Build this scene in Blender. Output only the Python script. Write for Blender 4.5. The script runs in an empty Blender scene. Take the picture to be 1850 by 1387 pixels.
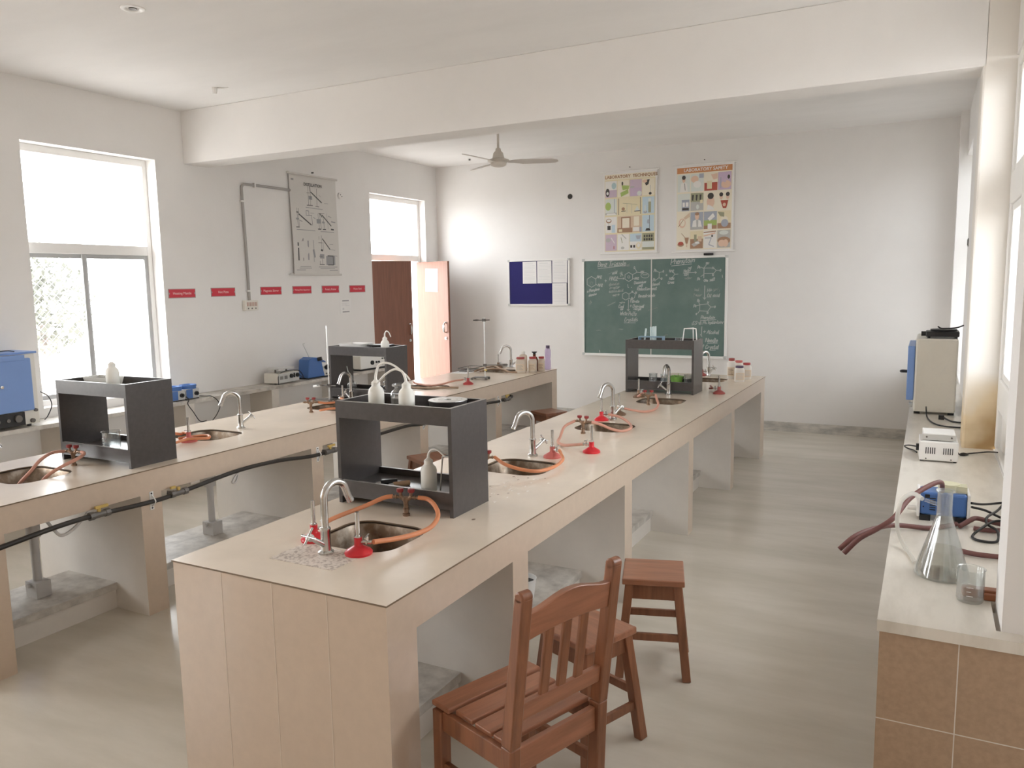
import bpy, bmesh, math, random
from mathutils import Vector, Matrix
from math import pi, sin, cos, radians as R
random.seed(7)
SC = bpy.context.scene
COL = SC.collection

# ------------------------------------------------------------------ camera
YAW, PITCH, ROLL, CAMH = 0.48551555, 0.1265205, -0.0163422, 1.77
f_ = Vector((-sin(YAW) * cos(PITCH), cos(YAW) * cos(PITCH), -sin(PITCH)))
r0 = Vector((cos(YAW), sin(YAW), 0)); u0 = r0.cross(f_)
r_ = r0 * cos(ROLL) + u0 * sin(ROLL); u_ = -r0 * sin(ROLL) + u0 * cos(ROLL)
cam = bpy.data.cameras.new('camera'); cam.sensor_fit = 'HORIZONTAL'; cam.sensor_width = 36.0; cam.lens = 27.708
cam.clip_start = 0.02; cam.clip_end = 300
camo = bpy.data.objects.new('camera', cam); COL.objects.link(camo)
camo.matrix_world = Matrix(((r_.x, u_.x, -f_.x, 0), (r_.y, u_.y, -f_.y, 0), (r_.z, u_.z, -f_.z, CAMH), (0, 0, 0, 1)))
SC.camera = camo

# ------------------------------------------------------------------ sky, exposure
w = bpy.data.worlds.new('world'); SC.world = w; w.use_nodes = True
bg = w.node_tree.nodes['Background']; bg.inputs[0].default_value = (0.96, 0.985, 1.0, 1); bg.inputs[1].default_value = 5.2
tcw = w.node_tree.nodes.new('ShaderNodeTexCoord'); sxw = w.node_tree.nodes.new('ShaderNodeSeparateXYZ'); mrw = w.node_tree.nodes.new('ShaderNodeMapRange')   # hazy sky, brightest low down
w.node_tree.links.new(tcw.outputs['Generated'], sxw.inputs[0]); w.node_tree.links.new(sxw.outputs['Z'], mrw.inputs['Value'])
mrw.inputs['From Min'].default_value = .05; mrw.inputs['From Max'].default_value = .75; mrw.inputs['To Min'].default_value = 7.6; mrw.inputs['To Max'].default_value = 3.6
w.node_tree.links.new(mrw.outputs[0], bg.inputs[1])
SC.view_settings.view_transform = 'Standard'; SC.view_settings.look = 'None'
SC.view_settings.exposure = 1.28; SC.view_settings.gamma = 1.0; SC.view_settings.use_curve_mapping = False
SC.cycles.max_bounces = 14; SC.cycles.diffuse_bounces = 8; SC.cycles.glossy_bounces = 4; SC.cycles.transparent_max_bounces = 16
SC.cycles.sample_clamp_indirect = 6.0

# ------------------------------------------------------------------ measures (metres)
XL, XR, YB, ZC = -6.193, 0.212, 9.547, 3.396
ZT, ZK = 0.8055, 0.77          # bench top, wall counter top
WIN = (3.748, 4.948, 0.835, 2.924)
DOOR = (8.0285, 9.249, 0.0, 2.921)

def portal(name, loc, rot, sx, sy):
    l = bpy.data.lights.new(name, 'AREA'); l.shape = 'RECTANGLE'; l.size = sx; l.size_y = sy; l.cycles.is_portal = True
    o = bpy.data.objects.new(name, l); o.location = loc; o.rotation_euler = rot; COL.objects.link(o)
portal('daylight_portal', (XL - .24, (WIN[0] + WIN[1]) / 2, (WIN[2] + WIN[3]) / 2), (0, -pi / 2, 0), 2.1, 1.2)
portal('daylight_portal', (XL - .24, 8.64, 1.46), (0, -pi / 2, 0), 2.92, 1.22)
portal('daylight_portal', (XL - .24, 1.15, 1.88), (0, -pi / 2, 0), 2.1, 1.2)
portal('daylight_portal', (XL - .24, -1.4, 1.88), (0, -pi / 2, 0), 2.1, 1.2)
portal('daylight_portal', (.63, 4.0, 1.9), (0, pi / 2, 0), 2.2, 2.5)
portal('daylight_portal', (.63, 8.67, 1.9), (0, pi / 2, 0), 2.2, 1.1)

# ------------------------------------------------------------------ materials
def mat(name, col, rough=.6, metal=0., var=0., vscale=6., bump=0., bscale=40., stretch=(1, 1, 1), col2=None, spec=.5, coat=0., ramp=(.35, .65)):
    m = bpy.data.materials.new(name); m.use_nodes = True; nt = m.node_tree; N, L = nt.nodes, nt.links
    p = N['Principled BSDF']; p.inputs['Roughness'].default_value = rough; p.inputs['Metallic'].default_value = metal
    p.inputs['Specular IOR Level'].default_value = spec; p.inputs['Coat Weight'].default_value = coat
    p.inputs['Base Color'].default_value = (*col, 1)
    if var or col2 or bump:
        tc = N.new('ShaderNodeTexCoord'); mp = N.new('ShaderNodeMapping'); L.new(tc.outputs['Object'], mp.inputs['Vector'])
        mp.inputs['Scale'].default_value = stretch
    if var or col2:
        n = N.new('ShaderNodeTexNoise'); n.inputs['Scale'].default_value = vscale; n.inputs['Detail'].default_value = 5; n.inputs['Roughness'].default_value = .6
        L.new(mp.outputs[0], n.inputs['Vector'])
        cr = N.new('ShaderNodeValToRGB'); cr.color_ramp.elements[0].position = ramp[0]; cr.color_ramp.elements[1].position = ramp[1]
        c2 = col2 or tuple(c * (1 - var) for c in col)
        cr.color_ramp.elements[0].color = (*c2, 1); cr.color_ramp.elements[1].color = (*col, 1)
        L.new(n.outputs[0], cr.inputs[0]); L.new(cr.outputs[0], p.inputs['Base Color'])
    if bump:
        n2 = N.new('ShaderNodeTexNoise'); n2.inputs['Scale'].default_value = bscale; n2.inputs['Detail'].default_value = 4
        L.new(mp.outputs[0], n2.inputs['Vector'])
        b = N.new('ShaderNodeBump'); b.inputs['Strength'].default_value = bump; b.inputs['Distance'].default_value = .004
        L.new(n2.outputs[0], b.inputs['Height']); L.new(b.outputs[0], p.inputs['Normal'])
    return m

def glassmat(name, tint=(.97, .98, .98), gloss=.10, edge=.35, haze=0.):
    m = bpy.data.materials.new(name); m.use_nodes = True; nt = m.node_tree; N, L = nt.nodes, nt.links
    N.remove(N['Principled BSDF']); out = N['Material Output']
    t = N.new('ShaderNodeBsdfTransparent'); t.inputs[0].default_value = (*tint, 1)
    g = N.new('ShaderNodeBsdfGlossy'); g.inputs['Roughness'].default_value = .03
    lw = N.new('ShaderNodeLayerWeight'); lw.inputs[0].default_value = .35
    mr = N.new('ShaderNodeMapRange'); mr.inputs['To Min'].default_value = gloss * .4; mr.inputs['To Max'].default_value = edge
    mx = N.new('ShaderNodeMixShader'); L.new(lw.outputs['Facing'], mr.inputs['Value']); L.new(mr.outputs[0], mx.inputs[0])
    L.new(t.outputs[0], mx.inputs[1]); L.new(g.outputs[0], mx.inputs[2])
    d = N.new('ShaderNodeBsdfDiffuse'); d.inputs[0].default_value = (.8, .82, .82, 1); m2 = N.new('ShaderNodeMixShader'); m2.inputs[0].default_value = haze      # painted haze: pale diffuse mixed in so clear glass shows up
    L.new(mx.outputs[0], m2.inputs[1]); L.new(d.outputs[0], m2.inputs[2]); L.new((m2 if haze else mx).outputs[0], out.inputs[0])
    return m

def milky(name, col, tr=.45, clear=0.):
    m = bpy.data.materials.new(name); m.use_nodes = True; nt = m.node_tree; N, L = nt.nodes, nt.links
    p = N['Principled BSDF']; out = N['Material Output']; p.inputs['Base Color'].default_value = (*col, 1); p.inputs['Roughness'].default_value = .35
    t = N.new('ShaderNodeBsdfTranslucent'); t.inputs[0].default_value = (*col, 1)
    mx = N.new('ShaderNodeMixShader'); mx.inputs[0].default_value = tr; L.new(p.outputs[0], mx.inputs[1]); L.new(t.outputs[0], mx.inputs[2])
    s = mx
    if clear:
        c = N.new('ShaderNodeBsdfTransparent'); c.inputs[0].default_value = (*col, 1); mx2 = N.new('ShaderNodeMixShader'); mx2.inputs[0].default_value = clear
        L.new(mx.outputs[0], mx2.inputs[1]); L.new(c.outputs[0], mx2.inputs[2]); s = mx2
    L.new(s.outputs[0], out.inputs[0]); return m

def chalkmat(name, a):
    m = bpy.data.materials.new(name); m.use_nodes = True; nt = m.node_tree; N, L = nt.nodes, nt.links
    p = N['Principled BSDF']; out = N['Material Output']; p.inputs['Base Color'].default_value = (.78, .82, .8, 1); p.inputs['Roughness'].default_value = .9
    c = N.new('ShaderNodeBsdfTransparent'); mx = N.new('ShaderNodeMixShader'); mx.inputs[0].default_value = a
    L.new(c.outputs[0], mx.inputs[1]); L.new(p.outputs[0], mx.inputs[2]); L.new(mx.outputs[0], out.inputs[0]); return m

def stainmat():                       # white paint with a rusty damp stain creeping up from the counter
    m = mat('column_paint', (.8, .765, .715), .75, bump=.25, bscale=30)
    nt = m.node_tree; N, L = nt.nodes, nt.links; p = N['Principled BSDF']
    g = N.new('ShaderNodeNewGeometry'); sx = N.new('ShaderNodeSeparateXYZ'); L.new(g.outputs['Position'], sx.inputs[0])
    mr = N.new('ShaderNodeMapRange'); mr.inputs['From Min'].default_value = 1.22; mr.inputs['From Max'].default_value = .77; L.new(sx.outputs['Z'], mr.inputs['Value'])
    mx_ = N.new('ShaderNodeMapRange'); mx_.inputs['From Min'].default_value = .2; mx_.inputs['From Max'].default_value = .37; L.new(sx.outputs['X'], mx_.inputs['Value'])
    n = N.new('ShaderNodeTexNoise'); n.inputs['Scale'].default_value = 9; L.new(g.outputs['Position'], n.inputs['Vector'])
    a = N.new('ShaderNodeMath'); a.operation = 'MULTIPLY_ADD'; L.new(mx_.outputs[0], a.inputs[0]); a.inputs[1].default_value = .75; L.new(n.outputs[0], a.inputs[2])
    mu = N.new('ShaderNodeMath'); mu.operation = 'MULTIPLY'; L.new(mr.outputs[0], mu.inputs[0]); L.new(a.outputs[0], mu.inputs[1])
    cr = N.new('ShaderNodeValToRGB'); e = cr.color_ramp.elements; e[0].color = (.8, .765, .715, 1); e[1].color = (.42, .27, .12, 1); e[1].position = 1.0
    x = e.new(.35); x.color = (.74, .6, .4, 1); L.new(mu.outputs[0], cr.inputs[0]); L.new(cr.outputs[0], p.inputs['Base Color']); return m

M = dict(
    wall=mat('wall_paint', (.83, .815, .80), .8, var=.035, vscale=1.6, bump=.12, bscale=60),
    rear=mat('rear_paint', (.76, .60, .46), .8, var=.05, vscale=2),
    ceil=mat('ceiling_paint', (.83, .818, .808), .85, var=.05, vscale=.8, stretch=(1, 3, 1), bump=.1),
    floor=mat('stone_floor', (.70, .655, .58), .2, col2=(.56, .52, .44), vscale=1.7, stretch=(.55, 2.2, 1), bump=.05, bscale=18, ramp=(.3, .7)),
    skirt=mat('skirting_stone', (.66, .63, .58), .5, col2=(.42, .41, .39), vscale=7, stretch=(1, 1, 3)),
    top=mat('cream_worktop', (.80, .695, .575), .24, var=.10, vscale=2.6, bump=.03, bscale=12),
    topedge=mat('worktop_edge', (.20, .14, .09), .5),
    seam=mat('tile_seam', (.70, .61, .52), .6),
    clad=mat('tan_cladding', (.62, .50, .395), .28, var=.05, vscale=22, spec=.7, coat=.3),
    plaster=mat('bench_plaster', (.76, .72, .67), .7, var=.07, vscale=3.5, bump=.15, bscale=35),
    stone=mat('grey_stone_slab', (.62, .59, .54), .45, col2=(.36, .33, .30), vscale=9, ramp=(.3, .6)),
    marble=mat('white_marble', (.79, .75, .68), .3, col2=(.60, .56, .49), vscale=2.2, stretch=(3, .8, 1), ramp=(.28, .55)),
    granite=mat('speckled_granite', (.72, .64, .57), .4, col2=(.42, .34, .29), vscale=75, ramp=(.38, .52)),
    tile=mat('tan_tile', (.47, .335, .23), .5, var=.12, vscale=60),
    frame=mat('painted_frame', (.86, .85, .83), .45),
    sash=mat('grey_sash', (.44, .44, .44), .5), alu=mat('aluminium', (.72, .72, .71), .35, .9),
    door=mat('teak_veneer', (.25, .100, .058), .42, var=.22, vscale=5, stretch=(14, 14, .6)),
    chrome=mat('chrome', (.70, .69, .67), .24, 1., var=.25, vscale=9),
    steel=mat('sink_steel', (.36, .31, .255), .42, 1., col2=(.16, .115, .08), vscale=9, ramp=(.42, .62)),
    brass=mat('old_brass', (.34, .23, .16), .4, .85, var=.3, vscale=30),
    yellow=mat('brass_yellow', (.66, .48, .16), .4, .5),
    red=mat('red_enamel', (.62, .02, .03), .3),
    redknob=mat('dark_red_plastic', (.26, .03, .03), .4),
    pinkred=mat('faded_red_enamel', (.58, .15, .13), .5),
    orange=mat('orange_rubber', (.68, .26, .12), .5, var=.12, vscale=8),
    pinkhose=mat('dusty_pink_rubber', (.60, .30, .22), .55, var=.12, vscale=8),
    tanhose=mat('tan_rubber', (.40, .27, .18), .6, var=.2, vscale=8),
    maroon=mat('maroon_rubber', (.19, .075, .068), .5, var=.2, vscale=9),
    darkred=mat('dark_red_rubber', (.20, .05, .035), .5),
    rack=mat('charcoal_laminate', (.072, .064, .062), .29, var=.15, vscale=40, bump=.05, bscale=90),
    rackedge=mat('charcoal_edge_band', (.30, .28, .27), .4),
    black=mat('black_plastic', (.015, .015, .016), .4),
    blackpipe=mat('black_rubber_pipe', (.025, .021, .018), .45),
    iron=mat('grey_cast_iron', (.16, .15, .14), .45, .4),
    conduit=mat('conduit_grey', (.40, .385, .37), .5), pvc=mat('grey_pvc', (.50, .48, .46), .45), white=mat('white_plastic', (.82, .81, .79), .4),
    cream=mat('cream_steel', (.76, .735, .67), .4, var=.04, vscale=3), greybox=mat('grey_steel', (.55, .56, .55), .4),
    blue=mat('blue_enamel', (.065, .16, .42), .4), ltblue=mat('pale_blue_enamel', (.20, .33, .66), .42, var=.06, vscale=3),
    felt=mat('blue_felt', (.022, .02, .13), .95, bump=.2, bscale=300),
    board=mat('green_chalkboard', (.085, .155, .14), .55, col2=(.16, .225, .205), vscale=2.2, ramp=(.3, .75)),
    chalk=chalkmat('chalk', .52), chalkfaint=chalkmat('faint_chalk', .17),
    paper=mat('white_paper', (.84, .83, .82), .8, var=.03, vscale=5), ink=mat('grey_ink', (.33, .33, .34), .8), inkfaint=mat('faint_ink', (.66, .66, .67), .8),
    chartp=mat('chart_paper', (.66, .64, .61), .5, var=.04, vscale=3), dark=mat('dark_ink', (.10, .10, .10), .8),
    signred=mat('sign_red', (.60, .035, .06), .35), signedge=mat('sign_border', (.42, .33, .33), .4), signtext=mat('sign_lettering', (.9, .72, .72), .5),
    wood=mat('brown_wood', (.31, .125, .062), .38, var=.35, vscale=4, stretch=(9, 9, .8), coat=.2),
    woodx=mat('brown_wood_seat', (.40, .17, .095), .34, var=.3, vscale=4, stretch=(.9, 9, 9), coat=.25),
    milk=milky('milky_plastic', (.93, .92, .87), .22), milkcap=milky('milky_cap', (.93, .92, .88), .15),
    jarplastic=milky('cloudy_plastic', (.84, .76, .66), .35, .15), jarwhite=mat('white_jar_plastic', (.80, .76, .70), .4),
    lidred=mat('red_lid', (.42, .055, .055), .4), lidmaroon=mat('maroon_lid', (.36, .08, .07), .4), lidpurple=mat('dark_purple_lid', (.09, .06, .11), .4),
    amber=mat('amber_glass', (.16, .045, .02), .15), purple=milky('lilac_plastic', (.80, .72, .86), .4, .45),
    glass=glassmat('clear_glass', (.93, .945, .945), .16, .55, .055), window=glassmat('window_glass', (.99, .99, .99), .03, .12), frosted=glassmat('frosted_glass', (.74, .745, .75), .03, .12), tinted=glassmat('daylight_dimming_glass', (.55, .555, .56), .03, .12), greyliq=mat('grey_powder', (.28, .27, .26), .9, var=.3, vscale=60),
    tracing=milky('clear_tube', (.86, .85, .82), .4, .45), green=mat('green_plastic', (.25, .48, .10), .5, var=.3, vscale=14),
    tubeblue=mat('blue_rack_plastic', (.22, .34, .45), .4), tubewhite=milky('frosted_tubes', (.80, .88, .88), .3, .2),
    ground=mat('sandy_ground', (.66, .625, .585), .9, var=.2, vscale=1), leaf=mat('leaves', (.22, .225, .19), .7, var=.3, vscale=3), bark=mat('bark', (.22, .19, .17), .9),
    fanmat=mat('fan_paint', (.62, .57, .51), .4), cork=mat('cork', (.42, .27, .16), .8), hole=mat('hole_dark', (.05, .045, .04), .9),
    col=stainmat(), woodblock=mat('red_wood_block', (.34, .12, .05), .5, var=.3, vscale=8), shade=mat('fan_blade', (.60, .56, .52), .5),
)
PAL = {k: mat('print_' + k, c, .55) for k, c in dict(
    cream=(.86, .80, .66), lilac=(.60, .47, .62), green=(.40, .52, .16), teal=(.45, .60, .62), sky=(.55, .68, .76), brown=(.40, .24, .15), tan=(.70, .55, .40), skin=(.78, .56, .43),
    white=(.84, .83, .80), grey=(.50, .50, .48), black=(.06, .055, .05), red=(.45, .09, .06), sand=(.80, .72, .50), mauve=(.62, .50, .60), pale=(.72, .76, .72), orange=(.62, .28, .12), olive=(.36, .36, .24), slate=(.40, .43, .50)).items()}

# ------------------------------------------------------------------ mesh builder
def crom(pts, seg=6):
    pts = [Vector(p) for p in pts]
    if len(pts) < 3: return pts
    q = [pts[0] * 2 - pts[1]] + pts + [pts[-1] * 2 - pts[-2]]; out = []
    for i in range(1, len(q) - 2):
        a, b, c, d = q[i - 1], q[i], q[i + 1], q[i + 2]
        for k in range(seg):
            t = k / seg
            out.append(.5 * ((2 * b) + (c - a) * t + (2 * a - 5 * b + 4 * c - d) * t * t + (3 * b - a - 3 * c + d) * t ** 3))
    return out + [pts[-1]]

class MB:
    def __init__(s): s.bm = bmesh.new(); s.X = None
    def _v(s, p):
        p = Vector(p); return s.bm.verts.new(s.X @ p if s.X else p)
    def face(s, pts, mi=0):
        try:
            f = s.bm.faces.new([s._v(p) for p in pts]); f.material_index = mi; return f
        except ValueError: pass
    def box(s, x0, x1, y0, y1, z0, z1, mi=0, top=None, rot=None):
        c = [(x0, y0, z0), (x1, y0, z0), (x1, y1, z0), (x0, y1, z0), (x0, y0, z1), (x1, y0, z1), (x1, y1, z1), (x0, y1, z1)]
        if rot:
            m = Vector(((x0 + x1) / 2, (y0 + y1) / 2, (z0 + z1) / 2)); c = [rot @ (Vector(p) - m) + m for p in c]
        v = [s._v(p) for p in c]
        for i, q in enumerate(((3, 2, 1, 0), (4, 5, 6, 7), (0, 1, 5, 4), (1, 2, 6, 5), (2, 3, 7, 6), (3, 0, 4, 7))):
            f = s.bm.faces.new([v[k] for k in q]); f.material_index = top if (top is not None and i == 1) else mi
        return s
    def hexa(s, lo, hi, mi=0):                       # eight corners: four below, four above
        v = [s._v(p) for p in lo] + [s._v(p) for p in hi]
        for q in ((3, 2, 1, 0), (4, 5, 6, 7), (0, 1, 5, 4), (1, 2, 6, 5), (2, 3, 7, 6), (3, 0, 4, 7)):
            s.bm.faces.new([v[k] for k in q]).material_index = mi
        return s
    def bar(s, p0, p1, w, d, up=(0, 0, 1), mi=0, w1=None, d1=None):
        p0, p1 = Vector(p0), Vector(p1); t = (p1 - p0).normalized(); a = Vector(up).cross(t)
        if a.length < 1e-4: a = Vector((1, 0, 0)).cross(t)
        a.normalize(); b = t.cross(a); w1 = w1 or w; d1 = d1 or d
        q = lambda p, w, d: [p - a * w / 2 - b * d / 2, p + a * w / 2 - b * d / 2, p + a * w / 2 + b * d / 2, p - a * w / 2 + b * d / 2]
        return s.hexa(q(p0, w, d), q(p1, w1, d1), mi)
    def ring(s, c, a, b, r, n): return [s._v(Vector(c) + a * (r * cos(2 * pi * i / n)) + b * (r * sin(2 * pi * i / n))) for i in range(n)]
    def tube(s, pts, r, n=10, mi=0, smooth=6, cap=True):
        P = crom(pts, smooth) if smooth else [Vector(p) for p in pts]; rings = []; a = None
        for i, p in enumerate(P):
            t = (P[min(i + 1, len(P) - 1)] - P[max(i - 1, 0)]).normalized()
            if a is None:
                a = Vector((0, 0, 1)) if abs(t.z) < .9 else Vector((1, 0, 0))
            a = (a - t * a.dot(t)).normalized(); b = t.cross(a)
            rr = r(i / (len(P) - 1)) if callable(r) else r
            rings.append(s.ring(p, a, b, rr, n))
        for A, B in zip(rings, rings[1:]):
            for i in range(n): s.bm.faces.new((A[i], A[(i + 1) % n], B[(i + 1) % n], B[i])).material_index = mi
        if cap:
            s.bm.faces.new(rings[0][::-1]).material_index = mi; s.bm.faces.new(rings[-1]).material_index = mi
        return s
    def cyl(s, p0, p1, r0, r1=None, n=18, mi=0):
        r1 = r0 if r1 is None else r1
        return s.tube([p0, p1], lambda t: r0 + (r1 - r0) * t, n, mi, 0)
    def lathe(s, prof, n=28, mi=0, c=(0, 0, 0), sq=0.):      # profile of (radius, z[, material])
        c = Vector(c); rows = []
        def rad(a): return 1. if not sq else 1. / max(abs(cos(a)) ** 4 + abs(sin(a)) ** 4, 1e-6) ** (.25 * sq)
        for q in prof:
            if q[0] < 1e-5: rows.append([s._v(c + Vector((0, 0, q[1])))])
            else: rows.append([s._v(c + Vector((q[0] * rad(2 * pi * i / n) * cos(2 * pi * i / n), q[0] * rad(2 * pi * i / n) * sin(2 * pi * i / n), q[1]))) for i in range(n)])
        for k, (A, B) in enumerate(zip(rows, rows[1:])):
            m_ = prof[k + 1][2] if len(prof[k + 1]) > 2 else mi
            for i in range(n):
                j = (i + 1) % n
                q = (A[0], B[j], B[i]) if len(A) == 1 else ((A[i], A[j], B[0]) if len(B) == 1 else (A[i], A[j], B[j], B[i]))
                if len(A) == 1 and len(B) == 1: continue
                s.bm.faces.new(q).material_index = m_
        return s
    def loft(s, loops, mi=0, capa=False, capb=False):
        V = [[s._v(p) for p in l] for l in loops]; n = len(V[0])
        for A, B in zip(V, V[1:]):
            for i in range(n): s.bm.faces.new((A[i], A[(i + 1) % n], B[(i + 1) % n], B[i])).material_index = mi
        if capa: s.bm.faces.new(V[0][::-1]).material_index = mi
        if capb: s.bm.faces.new(V[-1]).material_index = mi
        return s
    def prism(s, poly, ax, lo, hi, mi=0):                    # extrude a 2D outline along axis ax
        def P(q, h): return {'x': (h, q[0], q[1]), 'y': (q[0], h, q[1]), 'z': (q[0], q[1], h)}[ax]
        return s.loft([[P(q, lo) for q in poly], [P(q, hi) for q in poly]], mi, True, True)
    def text(s, body, size, mx, mi=0, align='CENTER', thin=0.):
        cu = bpy.data.curves.new('lettering', 'FONT'); cu.body = body; cu.size = size; cu.align_x = align; cu.align_y = 'CENTER'; cu.offset = thin; cu.resolution_u = 2
        o = bpy.data.objects.new('lettering', cu); COL.objects.link(o)
        me = bpy.data.meshes.new_from_object(o.evaluated_get(bpy.context.evaluated_depsgraph_get()))
        n0 = len(s.bm.faces); me.transform(mx); s.bm.from_mesh(me); s.bm.faces.ensure_lookup_table()
        for f in s.bm.faces[n0:]: f.material_index = mi
        bpy.data.objects.remove(o); bpy.data.meshes.remove(me); bpy.data.curves.remove(cu)
        return s
    def obj(s, name, mats, parent=None, smooth=35, bevel=0., recalc=True, loc=None, rotz=0.):
        if recalc: bmesh.ops.recalc_face_normals(s.bm, faces=s.bm.faces[:])
        me = bpy.data.meshes.new(name); s.bm.to_mesh(me); s.bm.free()
        for m in (mats if isinstance(mats, (list, tuple)) else [mats]): me.materials.append(M[m] if isinstance(m, str) else m)
        if smooth:
            me.polygons.foreach_set('use_smooth', [True] * len(me.polygons)); me.set_sharp_from_angle(angle=R(smooth))
        o = bpy.data.objects.new(name, me); COL.objects.link(o)
        if parent: o.parent = parent
        if loc: o.location = loc
        if rotz: o.rotation_euler = (0, 0, rotz)
        if bevel:
            b = o.modifiers.new('bevel', 'BEVEL'); b.width = bevel; b.segments = 2; b.limit_method = 'ANGLE'; b.angle_limit = R(40)
        return o

def tag(o, label, cat, group=None):
    o['label'] = label; o['category'] = cat
    if group: o['group'] = group
    return o
def thing(name, label, cat, loc=(0, 0, 0), rotz=0., group=None):
    o = bpy.data.objects.new(name, None); o.empty_display_size = .05; COL.objects.link(o); o.location = loc; o.rotation_euler = (0, 0, rotz)
    return tag(o, label, cat, group)
def dup(root, label, loc, rotz=0., group=None):
    def cp(o, par):
        c = o.copy(); COL.objects.link(c)
        if par: c.parent = par
        for ch in list(o.children): cp(ch, c)
        return c
    r = cp(root, None); r.location = loc; r.rotation_euler = (0, 0, rotz); r['label'] = label
    if group: r['group'] = group
    return r
def struct(o): o['kind'] = 'structure'; return o
def wallx(p): return Matrix(((0, 0, 1, p[0]), (1, 0, 0, p[1]), (0, 1, 0, p[2]), (0, 0, 0, 1)))       # lettering on the left wall
def wally(p): return Matrix(((1, 0, 0, p[0]), (0, 0, -1, p[1]), (0, 1, 0, p[2]), (0, 0, 0, 1)))      # lettering on the far wall
def rrect(w, l, r, z, cx=0., cy=0., n=6):
    out = []
    for (sx, sy, a0) in ((1, 1, 0), (-1, 1, pi / 2), (-1, -1, pi), (1, -1, 3 * pi / 2)):
        for k in range(n + 1):
            a = a0 + pi / 2 * k / n; out.append((cx + sx * (w / 2 - r) + r * cos(a), cy + sy * (l / 2 - r) + r * sin(a), z))
    return out

# ------------------------------------------------------------------ the room
def wall_grid(name, plane, a0, a1, z0, z1, t0, t1, holes, mt):
    """wall as boxes around its openings; plane 'x': runs along y"""
    mb = MB(); us = sorted({a0, a1, *[h[0] for h in holes], *[h[1] for h in holes]}); zs = sorted({z0, z1, *[h[2] for h in holes], *[h[3] for h in holes]})
    for i in range(len(us) - 1):
        for k in range(len(zs) - 1):
            uc, zc = (us[i] + us[i + 1]) / 2, (zs[k] + zs[k + 1]) / 2
            if any(h[0] < uc < h[1] and h[2] < zc < h[3] for h in holes): continue
            if plane == 'x': mb.box(t0, t1, us[i], us[i + 1], zs[k], zs[k + 1])
            else: mb.box(us[i], us[i + 1], t0, t1, zs[k], zs[k + 1])
    return struct(mb.obj(name, mt, smooth=0))
YR = -2.7
struct(MB().box(XL - .25, 1.3, YR - .25, YB + .25, -.12, 0).obj('floor', 'floor', smooth=0))
struct(MB().box(XL - .25, 1.3, YR - .25, YB + .25, ZC, ZC + .15).obj('ceiling', 'ceil', smooth=0))
wall_grid('wall_left', 'x', YR, YB, 0, ZC, XL - .25, XL, [WIN, DOOR, (.55, 1.75, .835, 2.924), (-2.0, -.8, .835, 2.924)], 'wall')
struct(MB().box(XL - .25, 1.3, YB, YB + .25, 0, ZC).obj('wall_back', 'wall', smooth=0))
struct(MB().box(XL - .25, 1.3, YR - .25, YR, 0, ZC).obj('wall_rear', 'rear', smooth=0))
mb = MB()
mb.box(.285, .62, 5.542, 8.12, 0, ZC).box(.285, .62, 8.12, 9.25, 0, .8).box(.285, .62, 8.12, 9.25, 2.96, ZC).box(XR, .62, 9.25, YB, 0, ZC)                       # wall between column and far pier
mb.box(.37, .62, 2.75, 5.2585, 0, .775).box(.37, .62, 2.75, 5.2585, 2.96, ZC)             # under and over the big window
mb.box(.225, 1.05, 2.52, 2.75, 0, ZC)                                                     # near pier
mb.box(.80, 1.05, YR, 2.52, 0, ZC)
struct(mb.obj('wall_right', 'wall', smooth=0))
struct(MB().box(XR, .62, 5.2585, 5.542, 0, ZC).obj('wall_column', 'col', smooth=0, bevel=.012))
struct(MB().box(XL, XR + .02, 5.2585, 5.5416, 2.923, ZC).obj('ceiling_beam', 'wall', smooth=0, bevel=.006))
struct(MB().box(XL, -.02, YB - .014, YB, 0, .112).obj('baseboard_back', 'skirt', smooth=0))
struct(MB().box(XL, XL + .014, YR, 8.0285, 0, .112).obj('baseboard_left', 'skirt', smooth=0))

# left window: white frame, transom bar, two sliding sashes, panes, mesh screen
def bars(mb, x0, x1, rects):
    for (y0, y1, z0, z1) in rects: mb.box(x0, x1, y0, y1, z0, z1)
    return mb
def window_left(nm, y0, y1, z0, z1, screen):
    xo = XL - .185; F = .045
    o = struct(bars(MB(), xo, xo + .06, [(y0, y0 + F, z0, z1), (y1 - F, y1, z0, z1), (y0 + F, y1 - F, z0, z0 + .055), (y0 + F, y1 - F, z1 - .06, z1), (y0 + F, y1 - F, 2.075, 2.16)]).obj(nm, 'frame', smooth=0, bevel=.004))
    ym = (y0 + y1) / 2 - .05
    for k, (a, b, dx) in enumerate(((y0 + F, ym + .03, .0), (ym - .03, y1 - F, .022))):
        s = bars(MB(), xo + .012 + dx, xo + .030 + dx, [(a, a + .035, z0 + .055, 2.075), (b - .035, b, z0 + .055, 2.075), (a + .035, b - .035, z0 + .055, z0 + .09), (a + .035, b - .035, 2.04, 2.075)]).obj('sash', 'sash', o, smooth=0, bevel=.003)
        MB().box(xo + .019 + dx, xo + .023 + dx, a + .035, b - .035, z0 + .09, 2.04).obj('pane', 'window', s, smooth=0)
    MB().box(xo + .028, xo + .032, y0 + F, y1 - F, 2.16, z1 - .06).obj('pane', 'window', o, smooth=0)
    if screen:
        mb = MB(); s = .062; a, b, c, d = y0 + F, y1 - F, z0 + .06, 2.07; n = int(((b - a) + (d - c)) / s)
        for k in range(1, n):
            t = k * s
            p = (a + min(t, b - a), c + max(0, t - (b - a))); q = (a + max(0, t - (d - c)), c + min(t, d - c))
            mb.bar((xo - .03, *p), (xo - .03, *q), .0025, .0025, (1, 0, 0))
            mb.bar((xo - .033, a + b - p[0], p[1]), (xo - .033, a + b - q[0], q[1]), .0025, .0025, (1, 0, 0))
        mb.obj('mesh_screen', 'alu', o, smooth=0)
    return o
window_left('window_1', *WIN, True)
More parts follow.
